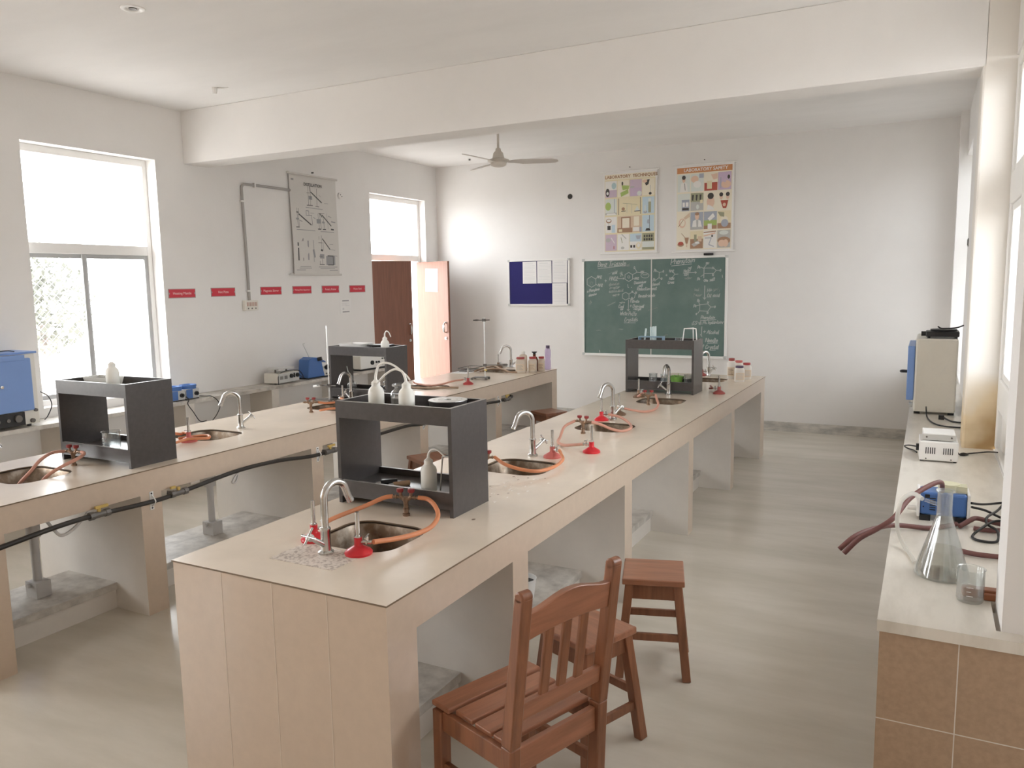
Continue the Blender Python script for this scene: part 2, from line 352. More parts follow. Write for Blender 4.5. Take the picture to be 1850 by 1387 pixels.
window_left('window_4', .55, 1.75, .835, 2.924, False)
window_left('window_5', -2.0, -.8, .835, 2.924, False)
MBs = MB().box(XL - .125, XL + .0, WIN[0], WIN[1], .835, .845).obj('trim_1', 'wall', smooth=0); struct(MBs)

# double door with a glazed light above
y0, y1, zb, zt = DOOR; xo = XL - .19
d1 = struct(bars(MB(), xo, xo + .09, [(y0, y0 + .05, 0, zt), (y1 - .05, y1, 0, zt), (y0 + .05, y1 - .05, zt - .06, zt), (y0 + .05, y1 - .05, 2.095, 2.175)]).obj('door_1', 'frame', smooth=0, bevel=.004))
MB().box(xo + .04, xo + .045, y0 + .05, y1 - .05, 2.175, zt - .06).obj('pane', 'window', d1, smooth=0)
def leaf(hx, hy, ang, w_, side):
    e = bpy.data.objects.new('leaf_hinge', None)
    mb = MB().box(0, w_, -.018, .018, .012, 2.085)
    o = mb.obj('door_leaf', 'door', d1, smooth=0, bevel=.002); o.location = (hx, hy, 0); o.rotation_euler = (0, 0, ang)
    bpy.data.objects.remove(e)
    hx_ = w_ - .055; f = side
    h = MB(); h.tube([(hx_, f * .018, 1.13), (hx_, f * .055, 1.14), (hx_, f * .062, 1.19), (hx_, f * .055, 1.245), (hx_, f * .018, 1.26)], lambda t: .007 + .006 * sin(pi * t), 10)
    h.lathe([(0, 0), (.02, 0), (.02, .006), (0, .006)], 16, 0, (hx_, f * .018 - .003, 1.265)); h.obj('handle', 'chrome', o)
    MB().cyl((hx_, f * .018, 1.05), (hx_, f * .028, 1.05), .019).cyl((hx_, f * .028, 1.05), (hx_, f * .036, 1.05), .011).obj('lock', 'chrome', o)
    return o
leaf(XL - .10, 9.175, R(-11), .585, -1)
leaf(XL - .055, 8.075, R(69), .60, -1)
o = MB().box(-.115, .115, -.001, .001, -.155, .155)
for k in range(9): o.box(-.09, .09 - .02 * (k % 3), -.0016, -.001, .10 - k * .025, .104 - k * .025, 1)
o = o.obj('notice_sheet', ['paper', 'inkfaint'], smooth=0); a = R(-11); q = Vector((XL - .10, 9.175, 0)) + Vector((cos(a), sin(a), 0)) * .285 + Vector((sin(a), -cos(a), 0)) * .020
o.location = (q.x, q.y, 1.835); o.rotation_euler = (0, R(2), a); tag(o, 'white sheet of paper taped high on the open door leaf', 'paper')

# big right window
o = struct(bars(MB(), .375, .43, [(5.19, 5.258, .79, 2.95), (3.95, 4.01, .79, 2.95), (2.752, 2.81, .79, 2.95), (2.81, 5.19, .775, .80), (2.81, 5.19, 1.02, 1.19), (2.81, 5.19, 2.16, 2.33), (2.81, 5.19, 2.89, 2.95)]).obj('window_3', 'frame', smooth=0, bevel=.006))
for (a, b) in ((2.81, 3.95), (4.01, 5.19)):
    bars(MB(), .40, .408, [(a, b, .80, 1.02)]).obj('lower_panel', 'white', o, smooth=0)
    for (c, d) in ((1.19, 2.16), (2.33, 2.89)):
        s = bars(MB(), .388, .424, [(a, a + .045, c, d), (b - .045, b, c, d), (a + .045, b - .045, c, c + .04), (a + .045, b - .045, d - .04, d)]).obj('sash', 'frame', o, smooth=0, bevel=.004)
        MB().box(.404, .408, a + .045, b - .045, c + .04, d - .04).obj('pane', 'frosted', s, smooth=0)
o = struct(bars(MB(), .54, .60, [(8.12, 8.17, .8, 2.96), (9.2, 9.25, .8, 2.96), (8.17, 9.2, .8, .85), (8.17, 9.2, 2.9, 2.96), (8.17, 9.2, 2.1, 2.16)]).obj('window_2', 'frame', smooth=0))
MB().box(.565, .569, 8.17, 9.2, .85, 2.9).obj('pane', 'tinted', o, smooth=0)  # tint added to hold down the daylight let in here

# outside
struct(MB().box(-60, 60, -60, 60, -.5, -.35).obj('ground', 'ground', smooth=0))
t = thing('tree', 'leafy tree seen through the lower left of the window', 'tree', (-12.3, 7.5, -.35))
MB().tube([(0, 0, 0), (.05, .02, .9), (-.02, .06, 1.6)], lambda t: .10 - .05 * t).obj('trunk', 'bark', t)
mb = MB()
for k in range(1500):
    th, ph = random.uniform(0, 2 * pi), math.acos(random.uniform(-1, 1)); rr = .95 * random.random() ** .4
    p = Vector((rr * sin(ph) * cos(th), .75 * rr * sin(ph) * sin(th), 2.0 + .95 * rr * cos(ph))); a = Vector((random.gauss(0, 1), random.gauss(0, 1), random.gauss(0, 1))).normalized(); b = a.orthogonal().normalized()
    mb.face([p - a * .07, p + b * .035, p + a * .07, p - b * .035])
mb.obj('foliage', 'leaf', t, smooth=0, recalc=False)

# ceiling fittings
t = thing('ceiling_fan', 'pale brown ceiling fan with three blades beyond the beam', 'fan', (-4.0, 7.36, ZC))
MB().lathe([(0, 0), (.055, 0), (.055, -.035), (.032, -.075), (.014, -.085), (0, -.085)]).obj('canopy', 'fanmat', t)
MB().cyl((0, 0, -.08), (0, 0, -.27), .0125).obj('down_rod', 'fanmat', t)
MB().lathe([(0, -.24), (.025, -.24), (.03, -.265), (.05, -.285), (.062, -.34), (.11, -.355), (.112, -.37), (.085, -.385), (.08, -.41), (.05, -.425), (0, -.427)]).obj('motor', 'fanmat', t)
for k in range(3):
    a = YAW - R(2) + k * 2 * pi / 3; mb = MB(); mb.X = Matrix.Rotation(a, 4, 'Z') @ Matrix.Translation((0, 0, -.375)) @ Matrix.Rotation(R(-12), 4, 'X')
    out = [(.10, -.025), (.17, -.045), (.25, -.062), (.55, -.058), (.61, -.03), (.62, .01), (.59, .045), (.5, .06), (.25, .062), (.17, .03), (.10, .02)]
    mb.prism(out, 'z', -.003, .003); mb.obj('blade', 'shade', t)
t = thing('ceiling_downlight', 'round white recessed light fitting without bulb, set in ceiling', 'light', (-4.178, 3.262, ZC))
MB().lathe([(.035, -.001), (.05, -.008), (.066, -.006), (.068, 0)], 32).obj('trim_ring', 'white', t)
MB().lathe([(.0, -.003), (.022, -.006), (.024, -.001)], 20).obj('socket', 'iron', t)
t = thing('ceiling_hook', 'small white ceiling hook cup near the beam', 'hook', (-5.23, 4.80, ZC))
MB().lathe([(0, 0), (.022, 0), (.02, -.03), (.014, -.05), (0, -.05)], 18).obj('cup', 'white', t)
MB().tube([(.01, 0, -.004), (.05, .03, -.006), (.10, .05, -.004)], .004).obj('wire', 'white', t)
tag(MB().lathe([(0, 0), (.014, 0), (.012, -.02), (0, -.022)], 12).obj('ceiling_screw', 'iron', loc=(-5.39, 9.13, ZC)), 'tiny dark screw head in the ceiling left of fan', 'screw')

# ------------------------------------------------------------------ benches
def bench(nm, label, x0, x1, ya, yb, legs, sinks, sx, sw):
    t = thing(nm, label, 'bench', ((x0 + x1) / 2, ya, 0)); ox, oy = (x0 + x1) / 2, ya
    bm = bmesh.new(); E = []
    def lp(pts):
        v = [bm.verts.new((p[0] - ox, p[1] - oy, ZT)) for p in pts]
        for i in range(len(v)): E.append(bm.edges.new((v[i], v[(i + 1) % len(v)])))
    lp([(x0 - .004, ya - .004), (x1 + .004, ya - .004), (x1 + .004, yb + .004), (x0 - .004, yb + .004)])
    for s in sinks: lp(rrect(sw, .335, .10, 0, sx, s))
    bmesh.ops.triangle_fill(bm, use_beauty=True, use_dissolve=False, edges=E)
    ex = bmesh.ops.extrude_face_region(bm, geom=bm.faces[:])
    for v in ex['geom']:
        if isinstance(v, bmesh.types.BMVert): v.co.z -= .006
    mb = MB(); mb.bm.free(); mb.bm = bm; bmesh.ops.recalc_face_normals(bm, faces=bm.faces[:])
    for f in bm.faces: f.material_index = 1 if abs(f.normal.z) < .5 else 0
    mb.obj('worktop', ['top', 'topedge'], t, smooth=0)
    a, b, c, d = x0 - ox, x1 - ox, 0, yb - ya; z0, z1 = .672, ZT - .006
    MB().box(b - .09, b, c, d, z0, z1).obj('apron', 'clad', t, smooth=0)
    MB().box(a, a + .09, c, d, z0, z1).obj('apron', 'clad', t, smooth=0)
    MB().box(a + .09, b - .09, c, c + .09, z0, z1).obj('end_apron', 'clad', t, smooth=0)
    MB().box(a + .09, b - .09, d - .09, d, z0, z1).obj('end_apron', 'clad', t, smooth=0)
    for (p, q) in legs:
        mb = MB().box(a, b, p - oy, q - oy, 0, z0); mb.bm.normal_update(); e_ = p == ya or q == yb
        for f in mb.bm.faces:
            if abs(f.normal.x) > .5 or (p == ya and f.normal.y < -.5) or (q == yb and f.normal.y > .5): f.material_index = 1
        if p == ya:
            for k in (1, 2, 3): mb.box(b - .235 * k - .0015, b - .235 * k + .0015, -.0008, .001, 0, z1, 2)
        mb.obj('leg_panel', ['plaster', 'clad', 'seam'], t, smooth=0)
    for (p, q), (p2, q2) in zip(legs, legs[1:]):
        MB().box(a + .27, b - .27, q - oy, p2 - oy, 0, .11).box(a + .255, b - .255, q - oy, p2 - oy, .11, .15, 1).obj('plinth', ['plaster', 'stone'], t, smooth=0)
    return t
L1 = [(1.844, 2.0), (2.67, 2.805), (3.985, 4.105), (5.29, 5.41), (6.625, 6.745), (7.945, 8.1354)]
L2 = [(1.83, 2.0), (2.71, 2.84), (4.04, 4.155), (5.35, 5.465), (6.65, 6.77), (7.96, 8.0907)]
S1 = [2.37, 3.64, 4.90, 6.16, 7.66]; S2 = [2.42, 3.62, 4.90, 6.22, 7.69]
bench('laboratory_bench', 'long cream topped masonry laboratory bench nearest to the camera', -2.363, -1.4185, 1.844, 8.1354, L1, S1, -1.885, .37)
bench('laboratory_bench', 'long cream topped masonry bench with black gas pipe, nearer the window wall', -4.638, -3.6937, 1.83, 8.0907, L2, S2, -4.205, .40)

NTH = ['first', 'second', 'third', 'fourth', 'fifth']
def sink(sw):
    s = thing('sink', '', 'sink', group='sinks let into the benches'); n = 6; l = .335
    MB().loft([rrect(sw + .03, l + .03, .11, -.0075), rrect(sw - .02, l - .02, .09, -.009), rrect(sw - .03, l - .03, .085, -.018), rrect(sw - .05, l - .05, .08, -.135), rrect(sw - .08, l - .08, .07, -.155), rrect(.1, .1, .049, -.162)], capb=True).obj('bowl', 'steel', s, smooth=50)
    MB().lathe([(0, -.158), (.03, -.158), (.034, -.161)], 20).obj('drain', 'chrome', s); return s
for (xs, ys, sw, nm) in ((-1.885, S1, .37, 'nearer bench'), (-4.205, S2, .40, 'bench by the window wall')):
    p = sink(sw)
    for i, y in enumerate(ys):
        lab = 'steel sink, %s from the front on the %s' % (NTH[i], nm)
        if i == 0: p.location = (xs, y, ZT); p['label'] = lab
        else: dup(p, lab, (xs, y, ZT))

def tap(label):
    t = thing('swan_neck_tap', label, 'tap', group='swan-neck taps on the benches')
    MB().lathe([(0, 0), (.028, 0), (.029, .008), (.02, .014), (.018, .03), (.018, .085), (.020, .088), (.020, .096), (.0155, .10), (0, .10)], 24).obj('body', 'chrome', t)
    pts = [(0, 0, .09), (0, 0, .195)] + [(.055 - .055 * cos(a), 0, .20 + .055 * sin(a)) for a in (R(20), R(45), R(70), R(95), R(120), R(143))] + [(.118, 0, .19), (.13, 0, .168)]
    MB().tube(pts, lambda q: .0135 if q < .97 else .0145, 14, 0, 4).obj('spout', 'chrome', t)
    h = MB().cyl((-.01, 0, .035), (-.066, 0, .075), .011, .009).cyl((-.066, 0, .075), (-.08, 0, .085), .014)
    h.cyl((-.078, -.035, .083), (-.078, .035, .083), .0045).cyl((-.098, 0, .058), (-.058, 0, .112), .0045); h.obj('handle', 'chrome', t); return t
T1 = [(-1.904, 2.135, pi / 2 - .12), (-1.935, 3.905, -pi / 2 - .5), (-1.94, 5.20, -pi / 2 - .45), (-1.93, 6.525, -pi / 2 - .1), (-1.937, 7.94, -pi / 2 - .5)]
T2 = [(-4.22, 2.17, pi / 2 - .1), (-4.19, 3.895, -pi / 2 - .55), (-4.235, 5.145, -pi / 2 - .2), (-4.22, 6.5, -pi / 2), (-4.24, 8.02, -pi / 2 - .9)]
L_T = {(0, 0): 'chrome swan-neck tap on the granite patch at front of nearer bench', (1, 0): 'chrome swan-neck tap cut off by the left edge of the photo'}
p = None
for b, TT in enumerate((T1, T2)):
    for i, (x, y, a) in enumerate(TT):
        lab = L_T.get((b, i), 'chrome swan-neck tap beside the %s sink of the %s' % (NTH[i], ('nearer bench', 'bench by the window wall')[b]))
        if p is None: p = tap(lab); p.location = (x, y, ZT); p.rotation_euler = (0, 0, a)
        elif (b, i) != (1, 3):
            q = dup(p, lab, (x, y, ZT), a)
            if (b, i) in ((0, 3), (1, 2)):
                for c in q.children:
                    if c.name.startswith('handle'): c.rotation_euler = (0, 0, pi / 2)

def rack(label):
    t = thing('bench_rack', label, 'rack', group='charcoal reagent racks on the benches'); W_, D_, H_ = .605, .295, .462; e = .018
    for s in (-1, 1): MB().box(s * W_ / 2, s * (W_ / 2 - e), -D_ / 2, D_ / 2, 0, H_, 0, 1).obj('side_panel', ['rack', 'rackedge'], t, smooth=0)
    for s in (-1, 1):
        MB().box(-W_ / 2 + e, W_ / 2 - e, s * D_ / 2, s * (D_ / 2 - e), H_ - .075, H_, 0, 1).obj('upper_rail', ['rack', 'rackedge'], t, smooth=0)
        MB().box(-W_ / 2 + e, W_ / 2 - e, s * D_ / 2, s * (D_ / 2 - e), .032, .105, 0, 1).obj('lower_rail', ['rack', 'rackedge'], t, smooth=0)
    MB().box(-W_ / 2 + e, W_ / 2 - e, -D_ / 2 + e, D_ / 2 - e, H_ - .075, H_ - .057).obj('top_shelf', 'rack', t, smooth=0)
    MB().box(-W_ / 2 + e, W_ / 2 - e, -D_ / 2 + e, D_ / 2 - e, .058, .076).obj('bottom_shelf', 'rack', t, smooth=0)
    return t
RK = [(-2.009, 2.843), (-2.032, 6.72), (-4.09, 2.885), (-4.208, 5.352)]
rk = rack('charcoal laminate rack at the front of the nearer bench, holding two wash bottles'); rk.location = (*RK[0], ZT)
dup(rk, 'charcoal laminate rack in front of the chalkboard', (*RK[1], ZT))
dup(rk, 'charcoal laminate rack in front of the window, glass beaker inside', (*RK[2], ZT))
dup(rk, 'charcoal laminate rack in front of the half open brown door leaf', (*RK[3], ZT))
SH1, SH0 = ZT + .405, ZT + .076          # upper and lower shelf heights

def burner(label, red='red', tubelen=.09):
    t = thing('bunsen_burner', label, 'burner', group='bunsen burners on the benches')
    MB().lathe([(0, 0), (.05, 0), (.051, .008), (.047, .014), (.03, .024), (.016, .032), (.0145, .036), (.0145, .062), (0, .062)], 30).obj('base', red, t)
    MB().cyl((0, 0, .060), (0, 0, .068), .012).cyl((0, 0, .066), (0, 0, .066 + tubelen), .0078).obj('barrel', 'chrome', t)
    MB().cyl((.01, 0, .045), (.052, 0, .045), .0065).cyl((.03, 0, .045), (.036, 0, .045), .011, n=6).cyl((.033, 0, .05), (.033, 0, .066), .006).cyl((.033, -.02, .064), (.033, .022, .068), .003).obj('gas_inlet', 'chrome', t)
    return t
BN = [('red', -1.793, 2.182, .35, 'bright red bunsen burner beside the granite patch'),
      ('red', -2.047, 2.232, .95, 'red bunsen burner half hidden behind the front tap'),
      ('pinkred', -1.818, 3.915, -.2, 'dull red bunsen burner right of the second tap of the nearer bench'),
      ('red', -1.668, 4.122, pi, 'bright pinkish red bunsen burner standing alone near the bench edge'),
      ('red', -2.002, 5.136, .25, 'red bunsen burner left of the third tap of the nearer bench'),
      ('brass', -1.965, 5.39, 1.1, 'brass toned bunsen burner behind the third tap of the nearer bench'),
      ('brass', -2.12, 6.3, -.5, 'dark bunsen burner at the foot of the far chalkboard rack'),
      ('lidmaroon', -1.554, 6.748, pi, 'dark red bunsen burner right of the chalkboard rack'),
      ('lidmaroon', -2.015, 7.985, 0, 'dark bunsen burner next to the tap nearest the chalkboard'),
      ('pinkred', -4.134, 3.41, 2.6, 'faded red bunsen burner right of the window rack'),
      ('brass', -4.255, 5.06, 2.9, 'dark bunsen burner behind the third tap of the window side bench'),
      ('lidred', -3.931, 6.537, pi, 'red bunsen burner in front of the tall retort stand'),
      ('brass', -4.383, 7.975, -.5, 'brown bunsen burner by the farthest tap on the window side bench')]
protos = {}
for (c, x, y, a, lab) in BN:
    if c not in protos: protos[c] = burner(lab, c); q = protos[c]; q.location = (x, y, ZT); q.rotation_euler = (0, 0, a)
    else: dup(protos[c], lab, (x, y, ZT), a)

def gastap(label, knob):
    t = thing('gas_tap', label, 'gas tap', group='double gas taps on the benches')
    MB().lathe([(0, 0), (.015, 0), (.016, .01), (.011, .013), (.011, .024), (.0135, .026), (.0135, .033), (.010, .036), (.011, .06), (.015, .068), (.015, .082), (0, .086)], 18).obj('stem', 'brass', t)
    for s in (-1, 1):
        MB().cyl((0, 0, .066), (s * .026, 0, .084), .0095).cyl((s * .022, 0, .08), (s * .058, -.004, .081), .0062).cyl((s * .04, -.002, .081), (s * .046, -.002, .081), .009).obj('outlet', 'brass', t)
        MB().cyl((s * .022, 0, .086), (s * .025, 0, .104), .007, mi=0).obj('spindle', 'brass', t)
        MB().lathe([(0, .102), (.013, .102), (.0155, .109), (.0145, .117), (0, .120)], 12, 0, (s * .025, 0, 0)).obj('knob', knob, t)
    return t
GT = [(-1.912, 2.648, .25, 'brass gas tap with dark red knobs before the front rack'), (-1.985, 3.44, .7, 'gas tap partly hidden behind the front rack'),
      (-1.929, 4.625, -.1, 'brass double gas tap before the third sink of nearer bench'), (-1.918, 5.93, .2, 'brass double gas tap before the fourth sink of nearer bench'),
      (-4.165, 2.66, .15, 'gas tap with looping pink hoses before the window rack'), (-4.25, 3.27, .3, 'gas tap just behind the window rack'),
      (-4.196, 4.61, .4, 'brass double gas tap before the third sink of window side bench')]
p = gastap(GT[0][3], 'redknob'); p.location = (GT[0][0], GT[0][1], ZT); p.rotation_euler = (0, 0, GT[0][2])
for (x, y, a, lab) in GT[1:]: dup(p, lab, (x, y, ZT), a)

def hose(pts, r, mt, label, nm='rubber_hose', cat='hose', group='rubber gas hoses'):
    return tag(MB().tube(pts, r, 10, 0, 7).obj(nm, mt, smooth=60), label, cat, group)
hose([(-1.968, 2.634, .887), (-2.0, 2.61, .882), (-2.043, 2.541, .86), (-2.082, 2.446, .845), (-2.093, 2.37, .838), (-2.055, 2.30, .843), (-2.02, 2.27, .850)], .0095, 'orange', 'orange rubber hose running from the front gas tap behind the tap')
hose([(-1.858, 2.660, .887), (-1.817, 2.675, .880), (-1.755, 2.636, .865), (-1.701, 2.569, .850), (-1.673, 2.481, .838), (-1.684, 2.403, .832), (-1.71, 2.3, .838), (-1.742, 2.205, .850)], .0095, 'orange', 'orange rubber hose looping over the front sink to the bright red burner')
hose([(-1.94, 3.472, .887), (-1.86, 3.44, .862), (-1.764, 3.455, .84), (-1.697, 3.5, .832), (-1.675, 3.627, .828), (-1.70, 3.79, .828), (-1.745, 3.87, .84), (-1.772, 3.907, .850)], .009, 'orange', 'orange rubber hose sagging across the second sink of nearer bench')
hose([(-1.985, 4.63, .886), (-2.03, 4.56, .855), (-1.98, 4.38, .825), (-1.946, 4.272, .818), (-1.878, 4.193, .818), (-1.79, 4.145, .835), (-1.718, 4.124, .850)], .009, 'pinkhose', 'dusty pink hose curling left of the third sink to lone burner')
hose([(-1.872, 4.62, .886), (-1.827, 4.671, .865), (-1.761, 4.697, .835), (-1.701, 4.738, .82), (-1.69, 4.864, .82), (-1.767, 5.041, .82), (-1.862, 5.13, .838), (-1.952, 5.146, .850)], .009, 'pinkhose', 'dusty pink hose looping right across the third sink')
hose([(-1.862, 5.942, .886), (-1.835, 5.887, .862), (-1.80, 5.81, .83), (-1.782, 5.65, .817), (-1.82, 5.52, .82), (-1.89, 5.47, .835), (-1.943, 5.435, .850)], .009, 'pinkhose', 'dusty pink hose lying on the bench before the fourth sink')
hose([(-1.974, 5.92, .886), (-2.02, 5.99, .862), (-2.06, 6.12, .845), (-2.075, 6.275, .850)], .009, 'pinkhose', 'short dusty pink hose from the fourth gas tap to dark burner')
hose([(-1.70, 7.05, .83), (-1.665, 6.95, .83), (-1.655, 6.85, .835), (-1.64, 6.77, .845), (-1.605, 6.748, .850)], .008, 'darkred', 'dark red hose reaching the burner right of chalkboard rack')
hose([(-4.222, 2.65, .886), (-4.23, 2.58, .888), (-4.19, 2.49, .87), (-4.16, 2.42, .83), (-4.20, 2.38, .77), (-4.28, 2.385, .70)], .009, 'pinkhose', 'left one of two pink hoses hanging into the first sink')
hose([(-4.107, 2.67, .886), (-4.06, 2.655, .885), (-4.03, 2.60, .872), (-4.03, 2.49, .842), (-4.06, 2.43, .80), (-4.15, 2.435, .72)], .009, 'pinkhose', 'right one of two pink hoses hanging into the first sink')
hose([(-4.195, 3.287, .886), (-4.21, 3.40, .85), (-4.24, 3.45, .845), (-4.21, 3.455, .848), (-4.18, 3.436, .850)], .009, 'orange', 'orange hose ending at the faded red burner behind window rack')
hose([(-4.125, 3.26, .815), (-4.102, 3.36, .83), (-4.055, 3.414, .83), (-4.03, 3.474, .825), (-4.10, 3.53, .825), (-4.165, 3.50, .822), (-4.22, 3.40, .82)], .009, 'orange', 'orange hose looped over the corner of the second window side sink')
hose([(-4.14, 4.632, .886), (-4.15, 4.75, .862), (-4.17, 4.92, .85), (-4.22, 5.02, .848), (-4.29, 5.07, .850)], .009, 'orange', 'upper orange hose over the third sink of window side bench')
hose([(-4.10, 4.60, .83), (-4.06, 4.72, .83), (-3.97, 4.78, .822), (-3.93, 4.87, .82), (-4.02, 4.98, .825), (-4.13, 5.06, .822)], .009, 'orange', 'lower orange hose at the edge of the third window side sink')
hose([(-3.985, 6.535, .850), (-4.035, 6.42, .845), (-4.064, 6.26, .832), (-4.142, 6.17, .828), (-4.339, 6.25, .828), (-4.43, 6.33, .83)], .009, 'pinkhose', 'pinkish tan hose between red burner and the fourth window side sink')
hose([(-4.36, 6.12, .82), (-4.217, 6.06, .818), (-4.065, 6.10, .816), (-3.95, 6.19, .816), (-3.85, 6.22, .816)], .009, 'tanhose', 'tan hose lying along the front of the fourth window side sink')
hose([(-4.39, 7.44, .82), (-4.385, 7.64, .835), (-4.34, 7.79, .84), (-4.2, 7.68, .832), (-4.02, 7.52, .822)], .010, 'tanhose', 'tan hose arched over the fifth window side sink')
hose([(-4.33, 7.46, .82), (-4.263, 7.6, .835), (-4.12, 7.58, .838), (-3.985, 7.50, .822), (-3.92, 7.55, .816)], .010, 'tanhose', 'tan hose across the front of the fifth window side sink')

# granite patch let into the front of the nearer bench
mb = MB()                                        # chipped laminate near the second sink
for k in range(34):
    x, y = -1.735 + random.gauss(0, .05), 3.24 + random.gauss(0, .13); s_ = random.uniform(.002, .0075); a0 = random.uniform(0, 3)
    if k < 2: x, y, s_ = (-1.672, 2.985, .007) if k else (-1.625, 2.72, .008)
    mb.face([(x + s_ * random.uniform(.5, 1.2) * cos(a0 + j * 1.05), y + 1.6 * s_ * random.uniform(.5, 1.2) * sin(a0 + j * 1.05), ZT + .0005) for j in range(6)], 0 if k % 3 else 1)
tag(mb.obj('worktop_chips', [mat('bare_chip', (.80, .76, .70), .7), 'topedge'], smooth=0, recalc=False), 'scatter of small chips in the worktop right of the front rack', 'wear')['kind'] = 'stuff'
o = MB().loft([[(-2.055, 2.005, ZT - .002), (-1.765, 2.005, ZT - .002), (-1.765, 2.165, ZT - .002), (-2.055, 2.205, ZT - .002)], [(-2.055, 2.005, ZT + .0012), (-1.765, 2.005, ZT + .0012), (-1.765, 2.165, ZT + .0012), (-2.055, 2.205, ZT + .0012)]], 0, True, True).obj('granite_patch', 'granite', smooth=0)
tag(o, 'speckled granite patch around the front tap', 'stone slab')

# ------------------------------------------------------------------ things in and on the racks
def washbottle(label, noz, h=.118, capoff=0.):
    t = thing('wash_bottle', label, 'bottle', group='milky plastic wash bottles')
    MB().lathe([(0, 0), (.031, 0), (.035, .006), (.0355, h * .78), (.031, h * .9), (.020, h), (.0185, h + .004), (0, h + .004)], 26).obj('body', 'milk', t)
    MB().lathe([(0, h), (.0195, h), (.0195, h + .018), (.012, h + .024), (.007, h + .030), (0, h + .030)], 22).obj('cap', 'milkcap', t)
    if noz: MB().tube([(0, 0, h + .02), *[(p[0], p[1], h + p[2]) for p in noz]], lambda q: .0064 - .0026 * q, 8).obj('nozzle', 'milkcap', t)
    return t
def put(t, x, y, z, a=0.): t.location = (x, y, z); t.rotation_euler = (0, 0, a); return t
put(washbottle('wash bottle on the front rack, leftmost of two, nozzle arching right', [(.002, 0, .05), (.02, 0, .092), (.06, 0, .106), (.11, 0, .092), (.165, 0, .055), (.185, 0, .035)]), -2.156, 2.79, SH1)
put(washbottle('wash bottle on the front rack, right of the glass jar, nozzle bent left', [(-.003, 0, .042), (-.02, 0, .072), (-.06, 0, .080), (-.11, 0, .055), (-.15, 0, .020), (-.172, 0, -.005)]), -1.985, 2.78, SH1)
put(washbottle('wash bottle standing on the lower shelf of the front rack', [(.002, 0, .045), (.02, 0, .066), (.05, -.0, .066), (.085, 0, .042)]), -1.888, 2.79, SH0)
put(washbottle('wash bottle on the rack by the brown door leaf, nozzle curling right', [(.003, 0, .055), (.02, 0, .075), (.045, 0, .062), (.062, 0, .028)], .112), -3.985, 5.30, SH1)
put(washbottle('milky bottle without nozzle on the window rack', None, .135), -4.015, 2.83, SH1)
t = thing('glass_jar', 'clear glass jar half full of grey powder between two wash bottles', 'jar', (-2.075, 2.86, SH1))
MB().lathe([(0, .001), (.04, .001), (.044, .008), (.044, .075), (.040, .09), (.026, .102), (.026, .112), (.036, .115), (.037, .122), (.031, .125), (.026, .122)], 28).obj('body', 'glass', t)
MB().lathe([(0, .004), (.041, .004), (.0425, .01), (.0425, .062), (0, .062)], 24).obj('infill', 'greyliq', t)
t = thing('ring_dish', 'round dark dish with concentric metal rings on front rack', 'dish', (-1.828, 2.865, SH1))
MB().lathe([(0, 0), (.075, 0), (.083, .058), (.086, .064), (.080, .064), (.078, .055), (.0, .055)], 36).obj('dish', 'rack', t)
mb = MB()
for (a, b) in ((.062, .083), (.042, .060), (.016, .040)): mb.lathe([(a, .0625), (b, .0625), (b, .066), (a, .066), (a, .0625)], 36)
mb.obj('ring_lids', 'alu', t)
for (x, y, a, c1, lab) in ((-2.115, 2.80, .9, 'black', 'black capped rod lying on the front rack shelf, the left one'), (-2.045, 2.80, .95, 'cork', 'tan cork tipped rod lying on the front rack shelf')):
    t = thing('test_rod', lab, 'rod', (x, y, SH0), a)
    MB().cyl((-.035, 0, .012), (.04, 0, .012), .012).obj('grip', c1, t); MB().cyl((-.056, 0, .0105), (-.035, 0, .012), .0085).obj('tip', 'alu', t)
def tripod(label, h, r, x, y, z, m='alu', w=.0035):
    t = thing('wire_tripod', label, 'tripod', (x, y, z))
    P = [(r * cos(a), r * sin(a)) for a in (R(90), R(215), R(325))]
    mb = MB()
    for i in range(3): mb.cyl((*P[i], h), (*P[(i + 1) % 3], h), w, n=8)
    mb.obj('top_frame', m, t)
    for p in P: MB().cyl((p[0] * 1.3, p[1] * 1.3, 0), (*p, h), w, n=8).obj('leg', m, t)
tripod('metal wire tripod inside the front rack beside the wash bottle', .15, .045, -1.80, 2.85, SH0)
tripod('metal wire tripod on top of the chalkboard rack', .152, .062, -1.80, 6.74, SH1, 'frame', .0045)
def beaker(label, r, h, x, y, z, liquid=None):
    t = thing('glass_beaker', label, 'beaker', (x, y, z), group='glass beakers')
    MB().lathe([(0, .001), (r * .92, .001), (r, .008), (r, h - .004), (r * 1.07, h), (r * .97, h - .002), (r * .96, .01), (0, .006)], 28).obj('body', 'glass', t)
    mb = MB()
    for k in range(4): mb.box(-.012, .006 - .006 * (k % 2), -r - .0012, -r - .0006, h * (.25 + .13 * k), h * (.265 + .13 * k))
    mb.obj('graduation', 'frame', t)
beaker('large glass beaker inside the window rack', .048, .10, -4.055, 2.82, SH0)
beaker('small glass beaker on top of the chalkboard rack', .032, .072, -1.905, 6.72, SH1)
beaker('glass beaker on the lower shelf of chalkboard rack, leftmost', .036, .085, -2.12, 6.69, SH0)
beaker('glass beaker behind the tap inside the chalkboard rack', .034, .08, -2.02, 6.70, SH0)
beaker('glass beaker right of the green bowl in chalkboard rack', .036, .085, -1.81, 6.70, SH0)
beaker('glass beaker standing near the flask on the right counter', .038, .105, .155, 2.73, ZK)
t = thing('green_bowl', 'bright green plastic bowl on the lower shelf of chalkboard rack', 'bowl', (-1.915, 6.71, SH0))
MB().lathe([(0, 0), (.040, 0), (.060, .05), (.063, .066), (.057, .066), (.05, .05), (.03, .008), (0, .008)], 24).obj('bowl', 'green', t)
mb = MB()
